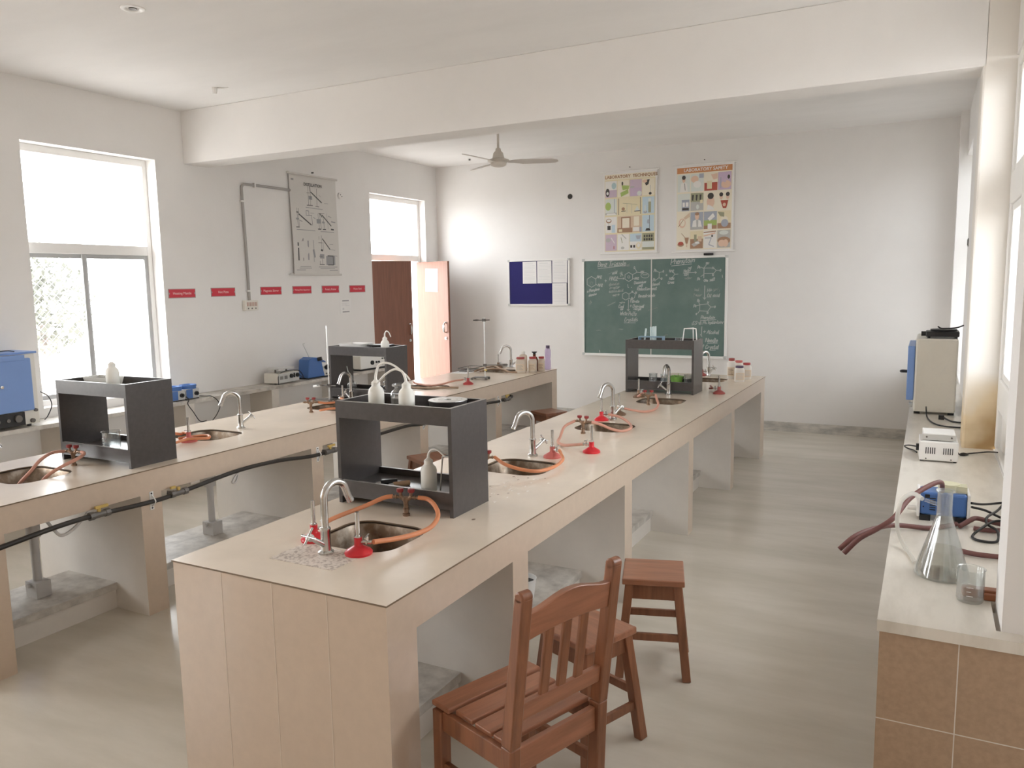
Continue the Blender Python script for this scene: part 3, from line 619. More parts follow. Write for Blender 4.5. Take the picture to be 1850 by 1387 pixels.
for k in range(16): mb.X = Matrix.Translation((random.uniform(-.025, .025), random.uniform(-.025, .025), .062 + random.uniform(-.008, .010))) @ Matrix.Rotation(random.uniform(0, 3), 4, Vector((random.random(), random.random(), random.random())).normalized()); mb.box(-.018, .018, -.008, .008, -.002, .002)
mb.obj('infill', 'green', t, smooth=0)['kind'] = 'stuff'
t = thing('test_tube_rack', 'pale blue test tube rack with white tubes on chalkboard rack', 'test tube rack', (-2.14, 6.70, SH1))
MB().box(-.11, .11, -.035, .035, 0, .008).box(-.11, .11, -.035, .035, .075, .082).box(-.11, -.104, -.035, .035, .008, .075).box(.104, .11, -.035, .035, .008, .075).obj('frame', 'tubeblue', t, smooth=0)
for (x, y, h, tl) in ((-.065, -.01, .15, .12), (.0, -.02, .165, 0), (.018, -.02, .165, 0), (.036, -.02, .168, .0), (.012, .012, .168, 0), (.032, .012, .17, 0)):
    MB().tube([(x, y, .01), (x + tl * .15, y, h)], .0085, 10, 0, 0).obj('test_tube', 'tubewhite', t)
tag(MB().box(-.09, .09, -.05, .05, 0, .012).obj('paper_pad', 'paper', loc=(-1.99, 6.80, SH1), rotz=.1), 'flat white pad lying on top of the chalkboard rack', 'paper')
t = thing('plastic_tray', 'shallow translucent tray at the back of the window rack', 'tray', (-4.24, 2.93, SH1))
MB().loft([rrect(.20, .10, .02, .0), rrect(.24, .12, .025, .062), rrect(.235, .115, .023, .062), rrect(.195, .095, .018, .004)], 0, True, True).obj('tray', 'tracing', t)
t = thing('plastic_tray', 'white plastic tray on the rack by the brown door leaf', 'tray', (-4.33, 5.35, SH1))
MB().loft([rrect(.20, .15, .02, .0), rrect(.25, .19, .025, .075), rrect(.245, .185, .023, .075), rrect(.195, .145, .018, .004)], 0, True, True).obj('tray', 'white', t)
tag(MB().box(-.10, .10, -.06, .06, 0, .006).obj('folder', 'rack', loc=(-4.12, 5.42, SH1 + .058), rotz=.15), 'dark flat folder on the rack by the brown door leaf', 'folder')
t = thing('round_flask', 'round glass flask with a rod inside the third bench rack', 'flask', (-4.36, 5.31, SH0))
MB().lathe([(0, .0), (.022, .002), (.042, .025), (.046, .045), (.04, .068), (.016, .088), (.013, .13), (.016, .134), (.012, .134)], 26).obj('body', 'glass', t)
MB().cyl((0, 0, .02), (-.03, -.02, .21), .0035).obj('glass_rod', 'tubewhite', t)
t = thing('test_tube_holder', 'small metal clamp holder at right inside the third bench rack', 'clamp', (-3.99, 5.29, SH0))
MB().lathe([(0, 0), (.03, 0), (.03, .006), (0, .006)], 18).obj('base', 'alu', t)
MB().cyl((0, 0, 0), (0, 0, .10), .004).obj('stem', 'chrome', t); MB().tube([(-.02, 0, .08), (0, -.01, .095), (.02, 0, .115)], .004).tube([(-.02, 0, .05), (.02, -.01, .06)], .005).obj('jaws', 'chrome', t)

# retort stands
def stand(label, x, y, a, h, plate, rodat):
    t = thing('retort_stand', label, 'stand', (x, y, ZT), a); pw, pl = plate
    mb = MB().box(-pw / 2, pw / 2, -pl / 2, pl / 2, .018, .026)
    for sx in (-1, 1):
        for sy in (-1, 1): mb.box(sx * pw / 2 - .012, sx * pw / 2 + .012, sy * pl / 2 - .012, sy * pl / 2 + .012, 0, .022)
    mb.obj('base', 'iron', t, smooth=0, bevel=.004); MB().cyl((*rodat, .02), (*rodat, h), .0055).obj('rod', 'alu', t)
    return t
def clamp(t, rodat, z, d0, d1, L0, L1):
    mb = MB(); x, y = rodat; mb.box(x - .016, x + .016, y - .014, y + .014, z - .014, z + .014).cyl((x, y, z), (x + d0 * L0, y + d1 * L0, z), .005).cyl((x, y, z), (x - d0 * L1, y - d1 * L1, z), .0045)
    e = (x - d0 * L1, y - d1 * L1); mb.tube([(e[0], e[1], z), (e[0] - d0 * .02 + d1 * .016, e[1] - d1 * .02 - d0 * .016, z + .004), (e[0] - d0 * .055 + d1 * .014, e[1] - d1 * .055 - d0 * .014, z)], .0055)
    mb.tube([(e[0], e[1], z), (e[0] - d0 * .02 - d1 * .016, e[1] - d1 * .02 + d0 * .016, z - .004), (e[0] - d0 * .055 - d1 * .014, e[1] - d1 * .055 + d0 * .014, z)], .0055); mb.cyl((x, y, z), (x + d1 * .03, y - d0 * .03, z + .012), .004).obj('clamp', 'iron', t)
t = stand('retort stand left of the rack by brown door, white clamp', -4.50, 5.085, .3, .64, (.19, .11), (.055, .03))
clamp(t, (.055, .03), .135, 1., -.3, .07, .06); MB().cyl((-.03, .055, .13), (-.105, .075, .12), .011).obj('clamp_sleeve', 'white', t)
t = stand('tall retort stand in front of the back wall, clamp at its top', -4.02, 6.93, .25, .63, (.15, .11), (.055, -.02))
clamp(t, (.055, -.02), .605, 1., .3, .055, .05); clamp(t, (.055, -.02), .148, -1., -.25, .0, .17); MB().cyl((.055, -.02, .10), (.075, -.05, .10), .010).obj('boss_screw', 'yellow', t)

# small things at the far end of the window side bench
t = thing('wire_basket', 'wire basket lying on white paper by the door', 'basket', (-4.67, 7.62, ZT + .003), .12)
t.location = (-4.535, 7.60, ZT + .003); t.rotation_euler = (0, 0, .03)
mb = MB()
for z, w_, l_ in ((.004, .15, .30), (.035, .17, .32)):
    q = rrect(w_, l_, .03, z); mb.tube(q + [q[0]], .004, 6, 0, 0)
for k in range(-4, 5): mb.tube([(-.085, k * .034, .035), (-.075, k * .034, .004), (.075, k * .034, .004), (.085, k * .034, .035)], .0018, 6, 0, 0)
mb.obj('basket', 'iron', t)
tag(MB().box(-.105, .105, -.20, .20, 0, .002).obj('paper_sheet', 'paper', loc=(-4.525, 7.50, ZT), rotz=.02), 'white paper sheet under the wire basket', 'paper')
t = thing('small_carton', 'small white carton beside the farthest window side tap', 'box', (-4.345, 8.03, ZT), .2)
MB().box(-.035, .035, -.025, .025, 0, .05).obj('carton', 'paper', t, smooth=0); MB().box(-.0365, .0365, -.0265, .0265, .012, .03).obj('print_band', 'chartp', t, smooth=0)

M['tanlabel'] = mat('tan_label', (.74, .62, .48), .7)
def jar(label, r, h, body, lid, x, y, a=0., sq=.0, labelm='inkfaint', neck=.72, z=ZT, paper='tanlabel'):
    t = thing('reagent_bottle', label, 'bottle', (x, y, z), a, 'reagent bottles')
    MB().lathe([(0, 0), (r * .92, 0), (r, .006), (r, h * .72), (r * .93, h * .80), (r * neck, h * .86), (r * neck, h * .9), (0, h * .9)], 28, 0, (0, 0, 0), sq).obj('body', body, t)
    if lid: MB().lathe([(0, h * .87), (r * neck * 1.1, h * .87), (r * neck * 1.12, h * .985), (r * neck * 1.02, h), (0, h)], 28).obj('lid', lid, t)
    if labelm:
        mb = MB(); n = 12; rr = r * 1.012
        def P(i, zz): b = -pi / 2 - .9 + 1.8 * i / n; k = 1 if not sq else 1 / max(abs(cos(b)) ** 4 + abs(sin(b)) ** 4, 1e-6) ** (.25 * sq); return (rr * k * cos(b), rr * k * sin(b), zz)
        for i in range(n):
            mb.face([P(i, h * .15), P(i + 1, h * .15), P(i + 1, h * .58), P(i, h * .58)], 0)
        rr = r * 1.018
        for k in range(5):
            for i in range(2, n - 2 - k % 3): mb.face([P(i, h * (.22 + .065 * k)), P(i + 1, h * (.22 + .065 * k)), P(i + 1, h * (.24 + .065 * k)), P(i, h * (.24 + .065 * k))], 1)
        mb.obj('label', [paper, labelm], t, smooth=60)
    return t
jar('cloudy jar with red lid, leftmost front jar of the bottle group', .055, .172, 'jarplastic', 'lidmaroon', -3.90, 7.60, .3, .5, 'ink')
jar('cloudy jar with red lid, middle front jar of the bottle group', .046, .172, 'jarplastic', 'lidred', -3.795, 7.68, .3, .5, 'brass')
jar('cloudy jar with red lid, nearest the bench end', .038, .165, 'jarplastic', 'lidred', -3.745, 7.80, .3, .5, 'brass')
jar('cloudy bottle with pale cap behind the leftmost red lidded jar', .045, .215, 'jarplastic', 'milkcap', -3.97, 7.80, 0, .0, None, .42)
t = thing('reagent_bottle', 'amber glass bottle with flared black stopper behind red lidded jars', 'bottle', (-3.85, 7.84, ZT), 0, 'reagent bottles')
MB().lathe([(0, 0), (.040, 0), (.042, .01), (.042, .12), (.03, .15), (.016, .16), (.016, .18), (.02, .183), (0, .183)], 26).obj('body', 'amber', t)
MB().lathe([(0, .176), (.014, .178), (.016, .195), (.03, .205), (.03, .212), (0, .213)], 20).obj('stopper', 'black', t)
t = thing('water_bottle', 'slim lilac water bottle with dark cap at the bench end', 'bottle', (-3.765, 8.01, ZT))
MB().lathe([(0, 0), (.032, 0), (.034, .01), (.034, .09), (.029, .12), (.034, .15), (.034, .215), (.024, .238), (.02, .24), (0, .24)], 26).obj('body', 'purple', t)
MB().lathe([(0, .234), (.022, .234), (.022, .27), (0, .271)], 20).obj('cap', 'lidpurple', t)
jar('white jar with dark purple lid at the chalkboard end of nearer bench', .046, .155, 'jarwhite', 'lidpurple', -1.565, 7.62, .4, .6, 'inkfaint')
jar('white jar with red lid behind the purple lidded jar', .043, .16, 'jarwhite', 'lidred', -1.545, 7.86, .4, .5, 'inkfaint')
jar('tall white bottle with brown red cap and dark level line', .042, .205, 'jarwhite', 'lidmaroon', -1.685, 7.83, 0, 0, 'brass', .62)
jar('white jar with pinkish lid hidden behind the other three', .045, .165, 'jarwhite', 'pinkred', -1.655, 8.02, 0, .3, None)

# ------------------------------------------------------------------ under the window side bench: gas pipe and drains
t = thing('gas_pipe', 'black rubber gas pipe clipped along the front of window side bench', 'pipe', (0, 0, 0))
MB().tube([(-3.678, 1.6, .59), (-3.672, 1.97, .622), (-3.665, 2.33, .649), (-3.672, 2.76, .632), (-3.665, 2.95, .642), (-3.65, 3.35, .676), (-3.655, 3.70, .664), (-3.676, 4.10, .622), (-3.66, 4.6, .645), (-3.66, 5.1, .651), (-3.676, 5.40, .625), (-3.66, 5.9, .65), (-3.665, 6.42, .648), (-3.676, 6.70, .630), (-3.69, 6.98, .634), (-3.75, 7.05, .634)], .0125, 12, 0, 8).obj('pipe', 'blackpipe', t)
for y, z in ((2.775, .632), (4.10, .622), (5.40, .625), (6.70, .630)):
    mb = MB().tube([(-3.688, y, z - .03), (-3.671, y, z - .016), (-3.6605, y, z), (-3.671, y, z + .016), (-3.688, y, z + .03)], .004, 8).box(-3.6928, -3.690, y - .012, y + .012, z - .05, z + .05)
    for s in (-1, 1): mb.cyl((-3.691, y, z + s * .04), (-3.688, y, z + s * .04), .005, n=8, mi=1)
    mb.obj('pipe_clip', ['white', 'black'], t)
for y, z, s in ((2.45, .647, 1), (2.93, .642, -1), (4.2, .627, 1), (6.83, .632, 1)):
    mb = MB().cyl((-3.666, y - .05, z), (-3.666, y + .05, z), .017).cyl((-3.666, y - .055, z), (-3.666, y - .03, z), .021, n=8).cyl((-3.666, y + .03, z), (-3.666, y + .055, z), .021, n=8).cyl((-3.666, y, z), (-3.70, y - .05, z + .008), .011)
    v = mb.obj('gas_valve', 'iron', t); MB().cyl((-3.666, y, z + .015), (-3.666, y, z + .032), .010).box(-3.672, -3.660, y - .02, y + .05 * s, z + .030, z + .044).obj('lever', 'yellow', v)
for i, (y, lab) in enumerate(((2.40, 'grey plastic drain pipe under the window rack end of the far bench'), (3.57, 'grey plastic drain pipe standing on the plinth behind black pipe'))):
    t = thing('drain_pipe', lab, 'pipe', (-4.16, y, .151))
    MB().cyl((0, 0, .02), (0, 0, .34), .022).obj('lower_pipe', 'pvc', t); MB().cyl((0, 0, .33), (0, 0, .49), .034).cyl((0, 0, .325), (0, 0, .345), .037).obj('trap', 'pvc', t)
    MB().box(-.045, .05, -.04, .04, 0, .085).cyl((.0, -.045, .07), (0, -.06, .07), .012).obj('foot_elbow', 'pvc', t, smooth=0)
hose([(-3.73, 2.22, .668), (-3.71, 2.24, .62), (-3.70, 2.27, .585), (-3.70, 2.33, .60), (-3.695, 2.40, .655), (-3.70, 2.425, .66)], .008, 'pvc', 'grey flexible tube bending down from the bench to a brass valve', 'flexible_tube', 'tube', 'grey tubes under the bench')
hose([(-3.74, 3.42, .666), (-3.71, 3.40, .63), (-3.70, 3.37, .595), (-3.695, 3.34, .60), (-3.70, 3.37, .63), (-3.74, 3.47, .664)], .006, 'pvc', 'grey tube loop hanging behind the bowed black pipe', 'flexible_tube', 'tube', 'grey tubes under the bench')
hose([(-3.75, 5.47, .655), (-3.72, 5.50, .60), (-3.73, 5.49, .45), (-3.75, 5.47, .30)], .008, 'pvc', 'grey tube hanging beside the bench leg seen through front rack', 'flexible_tube', 'tube', 'grey tubes under the bench')

# ------------------------------------------------------------------ counters along the walls
t = thing('wall_counter', 'narrow grey stone counter under the window and red signs', 'counter', (0, 0, 0))
MB().box(XL, -5.868, .2, 7.96, ZK - .032, ZK, 0).obj('slab', 'stone', t, smooth=0)
for y in (.25, 1.5, 2.6, 3.7, 4.84, 5.90, 7.0, 7.86): MB().box(XL, -5.885, y, y + .10, 0, ZK - .032).obj('leg_panel', 'plaster', t, smooth=0)
t = thing('wall_counter', 'white marble counter along the right wall with tan tiled end', 'counter', (0, 0, 0))
mb = MB().box(-.092, XR, 2.46, YB, ZK - .035, ZK).box(XR, .37, 2.75, 5.2585, ZK - .035, ZK).box(XR, .9, 2.46, 2.52, ZK - .035, ZK).box(XR, .285, 5.542, 9.25, ZK - .035, ZK); mb.obj('slab', 'marble', t, smooth=0)
mb = MB().box(-.085, .80, 2.475, 2.52, 0, ZK - .035)
for x in (.12, .42, .72): mb.box(x, x + .003, 2.4742, 2.475, 0, ZK - .035, 1)
for z in (.155, .455): mb.box(-.085, .8, 2.4742, 2.475, z, z + .003, 1)
mb.obj('end_panel', ['tile', 'plaster'], t, smooth=0)
for y in (3.7, 4.95, 6.2, 7.5, 8.8): MB().box(-.075, XR, y, y + .1, 0, ZK - .035).obj('leg_panel', 'plaster', t, smooth=0)

# left counter appliances
t = thing('drying_oven', 'cream drying oven with pale blue door cut by the left edge', 'oven', (-5.9, 3.20, ZK))
MB().box(-.28, 0, -.33, .336, .02, .545).obj('cabinet', 'cream', t, smooth=0, bevel=.006)
MB().box(-.29, .012, -.34, .346, .545, .56).obj('top_cover', 'ltblue', t, smooth=0)
d = MB().box(0, .035, -.32, .285, .125, .515).obj('door', 'ltblue', t, smooth=0, bevel=.008)
MB().box(0, .04, -.32, .24, .50, .54).obj('door_head', 'ltblue', d, smooth=0, bevel=.004); MB().lathe([(0, 0), (.012, 0), (.012, .01), (0, .012)], 12).obj('badge', 'chrome', d).matrix_local = Matrix.Translation((.035, .06, .32)) @ Matrix.Rotation(pi / 2, 4, 'Y')
MB().box(0, .02, -.33, .215, .022, .12).obj('control_panel', 'black', t, smooth=0)
for y in (-.05, .02, .09): MB().cyl((.02, y, .07), (.032, y, .07), .013).obj('knob', 'iron', t)
MB().cyl((.02, .16, .075), (.038, .16, .075), .026).obj('dial', 'iron', t); MB().cyl((.0, .275, .045), (.02, .275, .045), .016).cyl((0, .305, .12), (.018, .305, .12), .012).obj('latch', 'iron', t)
for y in (-.28, .28): MB().cyl((-.05, y, 0), (-.05, y, .022), .015).obj('foot', 'black', t)
hose([(-5.98, 2.9, 1.333), (-5.95, 3.2, 1.336), (-5.93, 3.35, 1.345), (-5.95, 3.42, 1.334)], .004, 'black', 'thin dark wire lying on top of the drying oven', 'wire', 'wire', None)
hose([(-6.14, 3.70, .99), (-6.10, 3.735, .95), (-6.08, 3.745, .88), (-6.10, 3.72, .80), (-6.08, 3.68, ZK + .006)], .004, 'black', 'short dark cable curving beside the drying oven', 'cable', 'cable', None)
def mantle(label, y):
    t = thing('heating_mantle', label, 'mantle', (-5.98, y, ZK), 0, 'blue heating mantles')
    MB().box(-.085, .06, -.075, .075, .008, .095).obj('casing', 'greybox', t, smooth=0, bevel=.006); MB().box(.06, .066, -.072, -.005, .012, .092).obj('front_panel', 'blue', t, smooth=0)
    MB().lathe([(0, .095), (.07, .095), (.07, .112), (.074, .115), (.074, .132), (.05, .132), (.03, .105), (0, .10)], 30).obj('heating_bowl', 'blue', t)
    MB().cyl((.06, .035, .05), (.078, .035, .05), .019).cyl((.078, .035, .05), (.088, .035, .05), .008).obj('knob', 'black', t); MB().box(-.08, .055, -.07, .07, 0, .008).obj('foot', 'black', t, smooth=0)
    return t
m_ = mantle('blue heating mantle beside the wall, mostly behind the window rack', 4.80); dup(m_, 'blue heating mantle with black knob right of the window rack', (-5.98, 4.96, ZK))
hose([(-5.92, 4.885, ZK + .03), (-5.87, 4.87, ZK + .008), (-5.862, 4.85, .74), (-5.855, 4.90, .66), (-5.85, 4.945, .585), (-5.86, 4.99, .56), (-5.87, 5.05, .56)], .004, 'black', 'black cable dropping from the mantle over the counter edge, left one', 'cable', 'cable', None)
hose([(-5.92, 5.03, ZK + .02), (-5.90, 5.08, ZK + .012), (-5.875, 5.13, ZK + .006), (-5.855, 5.18, .73), (-5.852, 5.20, .67), (-5.855, 5.16, .6), (-5.86, 5.11, .55)], .004, 'black', 'black cable looping over the counter edge right of mantle', 'cable', 'cable', None)
tag(MB().tube([(-5.95, 4.42, ZK + .012), (-5.93, 4.47, ZK + .02), (-5.95, 4.52, ZK + .012), (-5.98, 4.50, ZK + .01)], .007).box(-5.96, -5.92, 4.40, 4.44, ZK, ZK + .028).obj('plug_lead', 'black', smooth=60), 'black plug with coiled lead seen through the window rack', 'plug')

t = thing('hotplate_stirrer', 'cream hot plate with two knobs on the counter left of blue apparatus', 'hot plate', (-5.99, 6.19, ZK), .06)
MB().box(-.12, .07, -.165, .165, .012, .115).obj('casing', 'cream', t, smooth=0, bevel=.005); MB().box(.07, .073, -.16, .16, .014, .11).obj('front_panel', 'greybox', t, smooth=0)
MB().box(-.10, .05, -.13, .12, .15, .165).obj('plate', 'alu', t, smooth=0, bevel=.003)
for y in (-.09, .08): MB().cyl((-.03, y, .115), (-.03, y, .15), .01).obj('post', 'iron', t)
for y in (.03, .125): MB().cyl((.073, y, .075), (.088, y, .075), .022).obj('knob', 'black', t)
MB().box(.073, .079, .07, .09, .055, .10).obj('switch', 'black', t, smooth=0)
mb = MB()
for k in range(6):
    for q in (-.12, -.05): mb.box(.0732, .0745, q + k * .008 - .02, q + k * .008 - .017, .05, .085)
mb.obj('vent_slots', 'iron', t, smooth=0)
for y in (-.13, .13): MB().cyl((0, y, 0), (0, y, .014), .012).obj('foot', 'black', t)
hose([(-5.90, 6.02, ZK + .006), (-5.91, 6.03, .85), (-5.93, 6.08, .885), (-5.95, 6.2, .90), (-5.93, 6.34, .892), (-5.90, 6.37, .85), (-5.91, 6.40, .80)], .004, 'black', 'dark cable wrapped around the cream hot plate', 'cable', 'cable', None)
hose([(-6.05, 6.37, .83), (-6.02, 6.43, .84), (-5.99, 6.47, .80), (-5.95, 6.50, ZK + .006), (-5.95, 6.54, ZK + .006)], .004, 'black', 'dark cable between hot plate and blue apparatus', 'cable', 'cable', None)
t = thing('melting_point_apparatus', 'deep blue sloped apparatus with thermometer on the wall counter', 'apparatus', (-5.99, 6.68, ZK))
MB().prism([(-.17, .012), (.10, .012), (.07, .11), (.05, .22), (-.08, .235), (-.145, .21)], 'x', -.10, .05).obj('housing', 'blue', t, smooth=0, bevel=.008)
MB().prism([(.08, .012), (.20, .012), (.20, .05), (.09, .12)], 'x', -.09, .04).obj('base', 'cream', t, smooth=0, bevel=.004)
MB().box(-.11, .06, -.175, .205, 0, .013).obj('foot_plate', 'black', t, smooth=0)
MB().cyl((.045, -.005, .205), (.085, .02, .215), .022).obj('eyepiece', 'black', t); MB().prism([(.045, .215), (.13, .17), (.13, .16), (.05, .19)], 'x', -.02, .04).obj('visor', 'blue', t, smooth=0)
MB().cyl((-.02, -.06, .22), (-.03, -.145, .385), .0045).cyl((-.03, -.145, .385), (-.02, -.125, .39), .004).obj('thermometer', 'alu', t)
MB().cyl((.04, .13, .10), (.07, .13, .115), .025).obj('knob', 'black', t)
mb = MB()
for y in (.13, .16, .185): mb.cyl((.04, y, .035), (.05, y, .035), .009)
mb.obj('buttons', 'iron', t)
hose([(-5.92, 6.78, .88), (-5.90, 6.83, .885), (-5.91, 6.88, .86), (-5.90, 6.90, .80), (-5.92, 6.905, ZK + .006)], .005, 'black', 'black lead curling at the blue apparatus', 'cable', 'cable', None)
t = thing('control_box', 'cream electrical box with black knob seen through the third rack', 'box', (-6.02, 7.62, ZK), -.05)
MB().box(-.13, .12, -.24, .24, .02, .175).obj('casing', 'cream', t, smooth=0, bevel=.005)
MB().box(.12, .123, -.235, .235, .025, .17).obj('front_panel', 'white', t, smooth=0); MB().cyl((.123, -.04, .085), (.14, -.04, .085), .026).obj('dial', 'black', t)
for y in (.04, .085): MB().cyl((.123, y, .085), (.135, y, .085), .013).obj('knob', 'black', t)
for y, z in ((.15, .12), (.15, .05), (.19, .12)): MB().cyl((.123, y, z), (.132, y, z), .009).obj('terminal', 'black', t)
MB().box(-.125, .118, -.235, .235, 0, .02).obj('base', 'black', t, smooth=0)
tag(MB().tube([(-5.95, 7.16, ZK + .02), (-5.93, 7.20, ZK + .035), (-5.95, 7.25, ZK + .02), (-5.97, 7.30, ZK + .03), (-5.99, 7.34, ZK + .02)], .010).box(-5.975, -5.93, 7.11, 7.17, ZK, ZK + .04).obj('plug_lead', 'black', smooth=60), 'black plug and lead left of the cream electrical box', 'plug')

# right counter things
t = thing('incubator_cabinet', 'plastic wrapped cream cabinet with pale blue door on right counter', 'oven', (.05, 6.76, ZK))
MB().box(-.115, .155, -.32, .32, .02, .555).obj('cabinet', 'cream', t, smooth=0, bevel=.012)
d = MB().box(-.165, -.117, -.30, .30, .10, .50).obj('door', 'ltblue', t, smooth=0, bevel=.006)
MB().tube([(-.165, -.20, .30), (-.205, -.20, .30), (-.205, -.14, .30), (-.165, -.14, .30)], .008).obj('handle', 'black', d)
MB().cyl((-.12, -.24, .06), (-.145, -.24, .06), .018).obj('knob', 'greybox', t)
mb = MB(); nx, nz = 14, 20; G = {}
for i in range(nx + 1):
    for k in range(nz + 1): G[i, k] = mb._v((-.122 + .284 * i / nx, -.328 - .006 * random.random(), .03 + .525 * k / nz))
for i in range(nx):
    for k in range(nz): mb.bm.faces.new((G[i, k], G[i + 1, k], G[i + 1, k + 1], G[i, k + 1]))
mb.obj('plastic_wrap', glassmat('plastic_film', (.97, .96, .94), .06, .22), t, smooth=60)
for y in (-.27, .27):
    for x in (-.09, .13): MB().box(x - .02, x + .02, y - .02, y + .02, 0, .02).obj('foot', 'black', t, smooth=0)
t = thing('electric_hotplate', 'black electric hot plate on top of the wrapped cabinet', 'hot plate', (.11, 6.60, ZK + .555))
MB().box(-.115, .10, -.10, .10, .012, .05).obj('casing', 'black', t, smooth=0, bevel=.006); MB().lathe([(0, .05), (.085, .05), (.088, .058), (.085, .064), (0, .064)], 30).obj('plate', 'black', t)
MB().cyl((-.115, -.05, .032), (-.145, -.05, .032), .017).obj('knob', 'black', t)
for y in (-.08, .08):
    for x in (-.095, .08): MB().cyl((x, y, 0), (x, y, .013), .010).obj('foot', 'black', t)
hose([(.07, 6.56, ZK + .64), (.09, 6.56, ZK + .627), (.13, 6.56, ZK + .626), (.19, 6.55, ZK + .632), (.232, 6.52, ZK + .65)], .005, 'black', 'black flex lying on the black hot plate', 'cable', 'cable', None)
t = thing('power_supply', 'white sheet metal power box with two rows of slots', 'power supply', (.083, 4.88, ZK), .03)
MB().box(-.093, .093, -.10, .12, .008, .112).obj('casing', 'white', t, smooth=0, bevel=.004)
MB().box(-.078, .078, -.075, .09, .125, .155, 0).box(-.07, .07, -.06, .08, .112, .125).obj('transformer', 'white', t, smooth=0, bevel=.003)
MB().box(-.080, .082, -.079, -.075, .118, .148).obj('bracket', 'alu', t, smooth=0)
mb = MB()
for q in (-.063, .022):
    for k in range(5): mb.box(q + k * .0105, q + k * .0105 + .004, -.1012, -.1, .045, .080)
mb.obj('vent_slots', 'black', t, smooth=0)
mb = MB()
for x in (-.06, .06): mb.cyl((x, -.1, .018), (x, -.103, .018), .004, n=8).cyl((x, -.079, .134), (x, -.083, .134), .005, n=8)
mb.obj('screws', 'iron', t)
for x in (-.08, .08):
    for y in (-.08, .10): MB().cyl((x, y, 0), (x, y, .009), .009).obj('foot', 'black', t)
MB().box(-.107, -.093, .0, .03, .04, .075).obj('socket', 'black', t, smooth=0)
hose([(-.026, 4.90, .828), (-.06, 4.93, .825), (-.085, 5.03, .80), (-.07, 5.09, ZK + .006), (-.04, 5.05, ZK + .006), (-.02, 4.98, ZK + .008)], .004, 'black', 'black cable looping left of the white power box', 'cable', 'cable', None)
hose([(.18, 5.01, .79), (.20, 5.00, ZK + .006), (.235, 5.03, ZK + .006), (.215, 5.06, ZK + .006), (.20, 5.02, ZK + .008), (.26, 5.08, ZK + .006), (.33, 5.10, .785), (.368, 4.93, .82)], .004, 'black', 'dark cable from power box along the column foot to window', 'cable', 'cable', None)
hose([(.02, 6.425, .83), (.022, 6.36, .815), (.03, 6.28, ZK + .008), (.06, 6.08, ZK + .006), (.115, 5.96, ZK + .006), (.20, 5.93, ZK + .006), (.26, 5.95, ZK + .006)], .005, 'black', 'black cable trailing from the wrapped cabinet', 'cable', 'cable', None)
tag(MB().tube([(.13, 6.27, ZK + .016), (.166, 6.17, ZK + .010), (.21, 6.14, ZK + .006), (.27, 6.15, ZK + .006)], .006).box(.10, .135, 6.25, 6.29, ZK, ZK + .03).obj('plug_lead', 'black', smooth=60), 'black plug with lead in front of the wrapped cabinet', 'plug')
t = thing('vacuum_pump', 'small blue vacuum pump with pale caps behind the conical flask', 'pump', (.090, 3.66, ZK), .03)
MB().box(-.085, .085, -.06, .06, .022, .118).obj('body', 'blue', t, smooth=0, bevel=.01)
for s in (-1, 1): MB().box(s * .085, s * .096, -.066, .066, .014, .122).obj('end_cap', 'white', t, smooth=0, bevel=.004)
MB().cyl((.02, .0, .118), (.02, 0, .150), .04).box(.02, .085, -.03, .03, .118, .145).obj('pump_head', mat('pump_head_plastic', (.62, .60, .42), .5), t)
mb = MB()
for k in range(6): mb.box(-.05, -.028, -.0615, -.06, .045 + k * .0095, .049 + k * .0095)
mb.obj('vent_slots', 'black', t, smooth=0); MB().box(-.068, -.05, -.0612, -.06, .095, .11).box(-.075, -.07, -.0612, -.06, .055, .06).obj('marking', 'black', t, smooth=0)
for x in (-.065, .065): MB().box(x - .02, x + .02, -.065, .05, 0, .024).obj('foot', 'black', t, smooth=0)
MB().cyl((-.096, -.01, .035), (-.13, -.01, .035), .010).obj('port', 'white', t)
t = thing('conical_flask', 'large glass conical filter flask with side arm on right counter', 'flask', (.079, 2.93, ZK))
MB().lathe([(0, .001), (.078, .001), (.084, .008), (.080, .028), (.026, .20), (.023, .225), (.023, .285), (.0285, .291), (.0285, .296), (.021, .295), (.020, .225), (.0235, .20), (.077, .028), (.078, .008), (0, .006)], 36).obj('body', 'glass', t)
MB().cyl((-.02, 0, .245), (-.06, .0, .255), .0065, .0055).obj('side_arm', 'glass', t)
MB().lathe([(0, .008), (.076, .010), (.0745, .03), (.055, .095), (0, .095)], 30).obj('liquid', glassmat('cloudy_liquid', (.88, .87, .84), .06, .3), t)
hose([(.012, 2.93, 1.028), (-.02, 2.98, 1.03), (-.055, 3.08, .97), (-.066, 3.16, .87), (-.05, 3.18, .80), (-.02, 3.10, ZK + .008), (.0, 3.0, ZK + .008)], .0075, 'tracing', 'clear tube bending from the flask side arm down to counter', 'clear_tube', 'tube', None)
hose([(.085, 3.595, .90), (.075, 3.45, .97), (.03, 3.38, .965), (-.03, 3.30, .93), (-.078, 3.187, .88), (-.13, 3.157, .84), (-.19, 3.132, .80), (-.24, 3.12, .74)], .0095, 'maroon', 'maroon hose rising over the counter edge to the pump', 'vacuum_hose', 'hose', 'maroon vacuum hoses')
hose([(-.26, 3.16, .74), (-.208, 3.19, .79), (-.145, 3.29, .80), (-.071, 3.404, .79), (.032, 3.444, ZK + .011), (.085, 3.484, ZK + .011), (.14, 3.55, ZK + .011)], .0095, 'maroon', 'maroon hose lying before the pump and hanging off counter', 'vacuum_hose', 'hose', 'maroon vacuum hoses')
hose([(.15, 3.52, ZK + .011), (.188, 3.56, .80), (.214, 3.60, .80), (.28, 3.594, .79), (.345, 3.60, ZK + .012)], .0095, 'maroon', 'upper maroon hose right of the pump towards the window', 'vacuum_hose', 'hose', 'maroon vacuum hoses')
